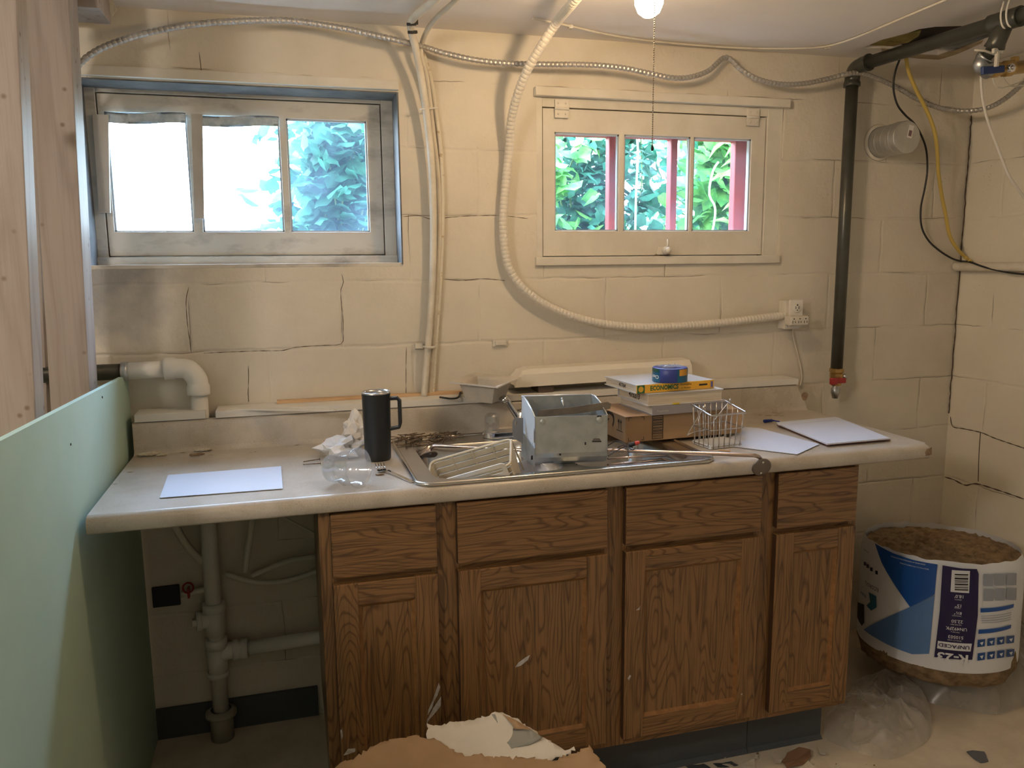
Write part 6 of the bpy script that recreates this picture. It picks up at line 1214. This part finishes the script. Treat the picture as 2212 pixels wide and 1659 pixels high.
# ---------------------------------------------------------------- torn board and scraps on the floor
def scraps():
    br = mat('torn_brown_paper', (.36, .235, .13), .85, col2=(.41, .27, .155), vscale=8, bump=.2, bscale=60); gyp = mat('torn_white_paper', (.68, .63, .55), .85, col2=(.74, .70, .62), vscale=9); gryp = mat('grey_paper_face', (.30, .30, .27), .8)
    p0 = Vector((1.0, -.86, .46)); n = Vector((0, -.42, 1)).normalized()
    def on(L_, off): return [PP(u, v, p0+n*off, n) for u, v in L_]
    def scrap(name, outline, off, m, label, th=.003, step=.012, amp=.003, seed=1, cat='torn paper', curl=None):
        b = MB(); q = ragged(on(outline, off), step, amp, seed); q = [Vector(x) for x in q]; nn = n
        A = (q[0]); ex = Vector((1, 0, 0)); ey = n.cross(ex).normalized(); C2 = [((x-A).dot(ex), (x-A).dot(ey)) for x in q]
        def f(a, c, d):
            v = A+ex*a+ey*c-n*d; v += n*(.006*noise.noise(Vector((a*9, c*9, seed)))); 
            if curl: v += n*curl(v)
            return v
        bm = bmesh.new(); vs = [bm.verts.new((x, y, 0)) for x, y in C2]; es = [bm.edges.new((vs[i], vs[(i+1) % len(vs)])) for i in range(len(vs))]
        bmesh.ops.triangle_fill(bm, use_beauty=True, edges=es, normal=(0, 0, 1))
        for k in range(-80, 81):
            for no in ((1, 0, 0), (0, 1, 0)): bmesh.ops.bisect_plane(bm, geom=bm.verts[:]+bm.edges[:]+bm.faces[:], plane_co=(no[0]*k*.025, no[1]*k*.025, 0), plane_no=no)
        g = bmesh.ops.extrude_face_region(bm, geom=bm.faces[:])
        for x in g['geom']:
            if isinstance(x, bmesh.types.BMVert): x.co.z += th
        bmesh.ops.recalc_face_normals(bm, faces=bm.faces[:]); bm.verts.index_update(); b.add([f(*v.co) for v in bm.verts], [[v.index for v in fc.verts] for fc in bm.faces], True); bm.free()
        o = b.build(name, m); tag(o, label, cat); return o
    scrap('torn_cardboard', [(715, 1662), (735, 1648), (760, 1640), (800, 1612), (830, 1600), (850, 1596), (880, 1592), (905, 1590), (930, 1597), (965, 1610), (1000, 1627), (1030, 1628), (1080, 1634), (1140, 1636), (1195, 1642), (1230, 1630), (1255, 1625), (1272, 1608), (1282, 1622), (1312, 1662), (1345, 1720), (1350, 1900), (690, 1900), (690, 1690)], 0, br, 'large torn piece of brown paper faced board leaning in the foreground before the cabinet', .010, .006, .0048, 4, 'board')
    cr = lambda v: .05*max(0, min(1, (v.x-1.05)/.12))*max(0, min(1, (v.y+.88)/.10))
    scrap('torn_paper', [(922, 1562), (940, 1565), (985, 1556), (1030, 1551), (1062, 1542), (1085, 1541), (1110, 1552), (1145, 1570), (1175, 1592), (1200, 1608), (1220, 1622), (1240, 1613), (1243, 1622), (1196, 1640), (1190, 1650), (1100, 1660), (1000, 1655), (925, 1615)], -.013, gyp, 'curled torn sheet of white paper behind the brown board in the foreground', .002, .006, .0038, 9, 'torn paper')
    scrap('torn_paper', [(1062, 1543), (1086, 1542), (1100, 1560), (1112, 1574), (1150, 1577), (1172, 1593), (1150, 1605), (1105, 1616), (1092, 1600), (1085, 1575)], -.009, gryp, 'grey torn patch of paper lying on the white torn sheet in the foreground', .0012, .008, .001, 12, 'torn paper')
    scrap('torn_paper', [(1086, 1543), (1108, 1552), (1148, 1575), (1112, 1574), (1104, 1562)], -.0065, br, 'small brown folded corner of paper on top of the grey torn patch', .001, .008, .0008, 14, 'torn paper')
    # board it leans on
    b = MB(); b.box(.80, 1.33, -1.45, -.96, .001, .20, bev=.004); tag(b.build('scrap_box', kraft), 'cardboard box under the torn brown board in the foreground', 'box')
    # chips of paint and tile on the floor
    cream = mat('paint_chip', (.60, .54, .42), .7, col2=(.70, .65, .55), vscale=20); rnd = random.Random(17)
    def chipf(pts, m, label, cat='paint chip', z=.002, th=.0015, curl=.008, group=None):
        q = [P(u, v, 2, z) for u, v in pts]; q = ragged(q, .012, .0015, int(pts[0][0])); c = sum(q, Vector((0, 0, 0)))/len(q); b = MB(); K = len(q); r = max((x-c).length for x in q)
        top = [Vector((x.x, x.y, z+curl*((x-c).length/r)**2*(.3+.7*abs(math.sin(i*.35))))) for i, x in enumerate(q)]
        vs = [Vector((c.x, c.y, z))]+top+[Vector((c.x, c.y, z-th))]+[x-Vector((0, 0, th)) for x in top]; fs = [(0, 1+i, 1+(i+1) % K) for i in range(K)]+[(K+1, K+2+(i+1) % K, K+2+i) for i in range(K)]+[(1+i, K+2+i, K+2+(i+1) % K, 1+(i+1) % K) for i in range(K)]
        b.add(vs, fs); zmin = min(x.z for x in b.v)
        for x in b.v: x.z += .0006-zmin
        o = b.build('paint_chip' if cat == 'paint chip' else cat.replace(' ', '_'), m); tag(o, label, cat, group)
    chipf([(2088, 1624), (2100, 1622), (2126, 1625), (2135, 1645), (2118, 1648), (2105, 1640)], mat('slate_grey', (.13, .14, .16), .6), 'flat dark grey tile fragment on the floor at the lower right', 'tile fragment', curl=.001, th=.003)
    chipf([(1689, 1650), (1700, 1630), (1725, 1622), (1750, 1625), (1752, 1640), (1735, 1655), (1700, 1665)], mat('brown_leaf', (.24, .13, .07), .7), 'curled brown scrap among the pale chips on the floor', 'brown scrap', curl=.03)
    for pts, l in (([(1560, 1652), (1590, 1650), (1605, 1640), (1630, 1641), (1632, 1659), (1600, 1665)], 'jagged pale chip at the bottom edge left of the brown scrap'), ([(1665, 1632), (1670, 1640), (1690, 1642), (1686, 1652), (1675, 1650)], 'small pointed pale chip touching the left of the brown scrap'),
                   ([(1693, 1655), (1720, 1650), (1745, 1645), (1755, 1655), (1770, 1664), (1700, 1670)], 'long pale chip in front of the brown scrap'), ([(1765, 1612), (1772, 1620), (1785, 1625), (1783, 1634), (1772, 1632)], 'curled white flake standing right of the brown scrap'),
                   ([(1793, 1652), (1815, 1660), (1800, 1668), (1790, 1664)], 'pale chip at the bottom edge under the curled white flake'), ([(1630, 1633), (1638, 1632), (1638, 1640), (1630, 1640)], 'small square pale crumb before the dark toe kick')):
        chipf(pts, cream, l)
    for i in range(26):
        u, v = rnd.uniform(1480, 1960), rnd.uniform(1590, 1656)
        if v < 1640-.18*(u-1480): v = 1642-.1*(u-1480)
        s = rnd.uniform(2, 5); chipf([(u, v), (u+s, v-s*.3), (u+s*1.3, v+s*.4), (u+s*.4, v+s*.7)], rnd.choice((cream, cream, chip)), 'tiny crumb of plaster scattered on the floor before the cabinet', 'plaster crumb', curl=.002, group='crumbs scattered on the floor')
    for i, (u, v) in enumerate(((1540, 1650), (1480, 1655))): chipf([(u, v), (u+40, v-4), (u+55, v+6), (u+10, v+8)], vinyl, 'dark blue scrap at the bottom edge, %s of the pair below the toe kick' % ('right' if i == 0 else 'left'), 'dark scrap', curl=.006)
scraps()
bpy.context.view_layer.update()
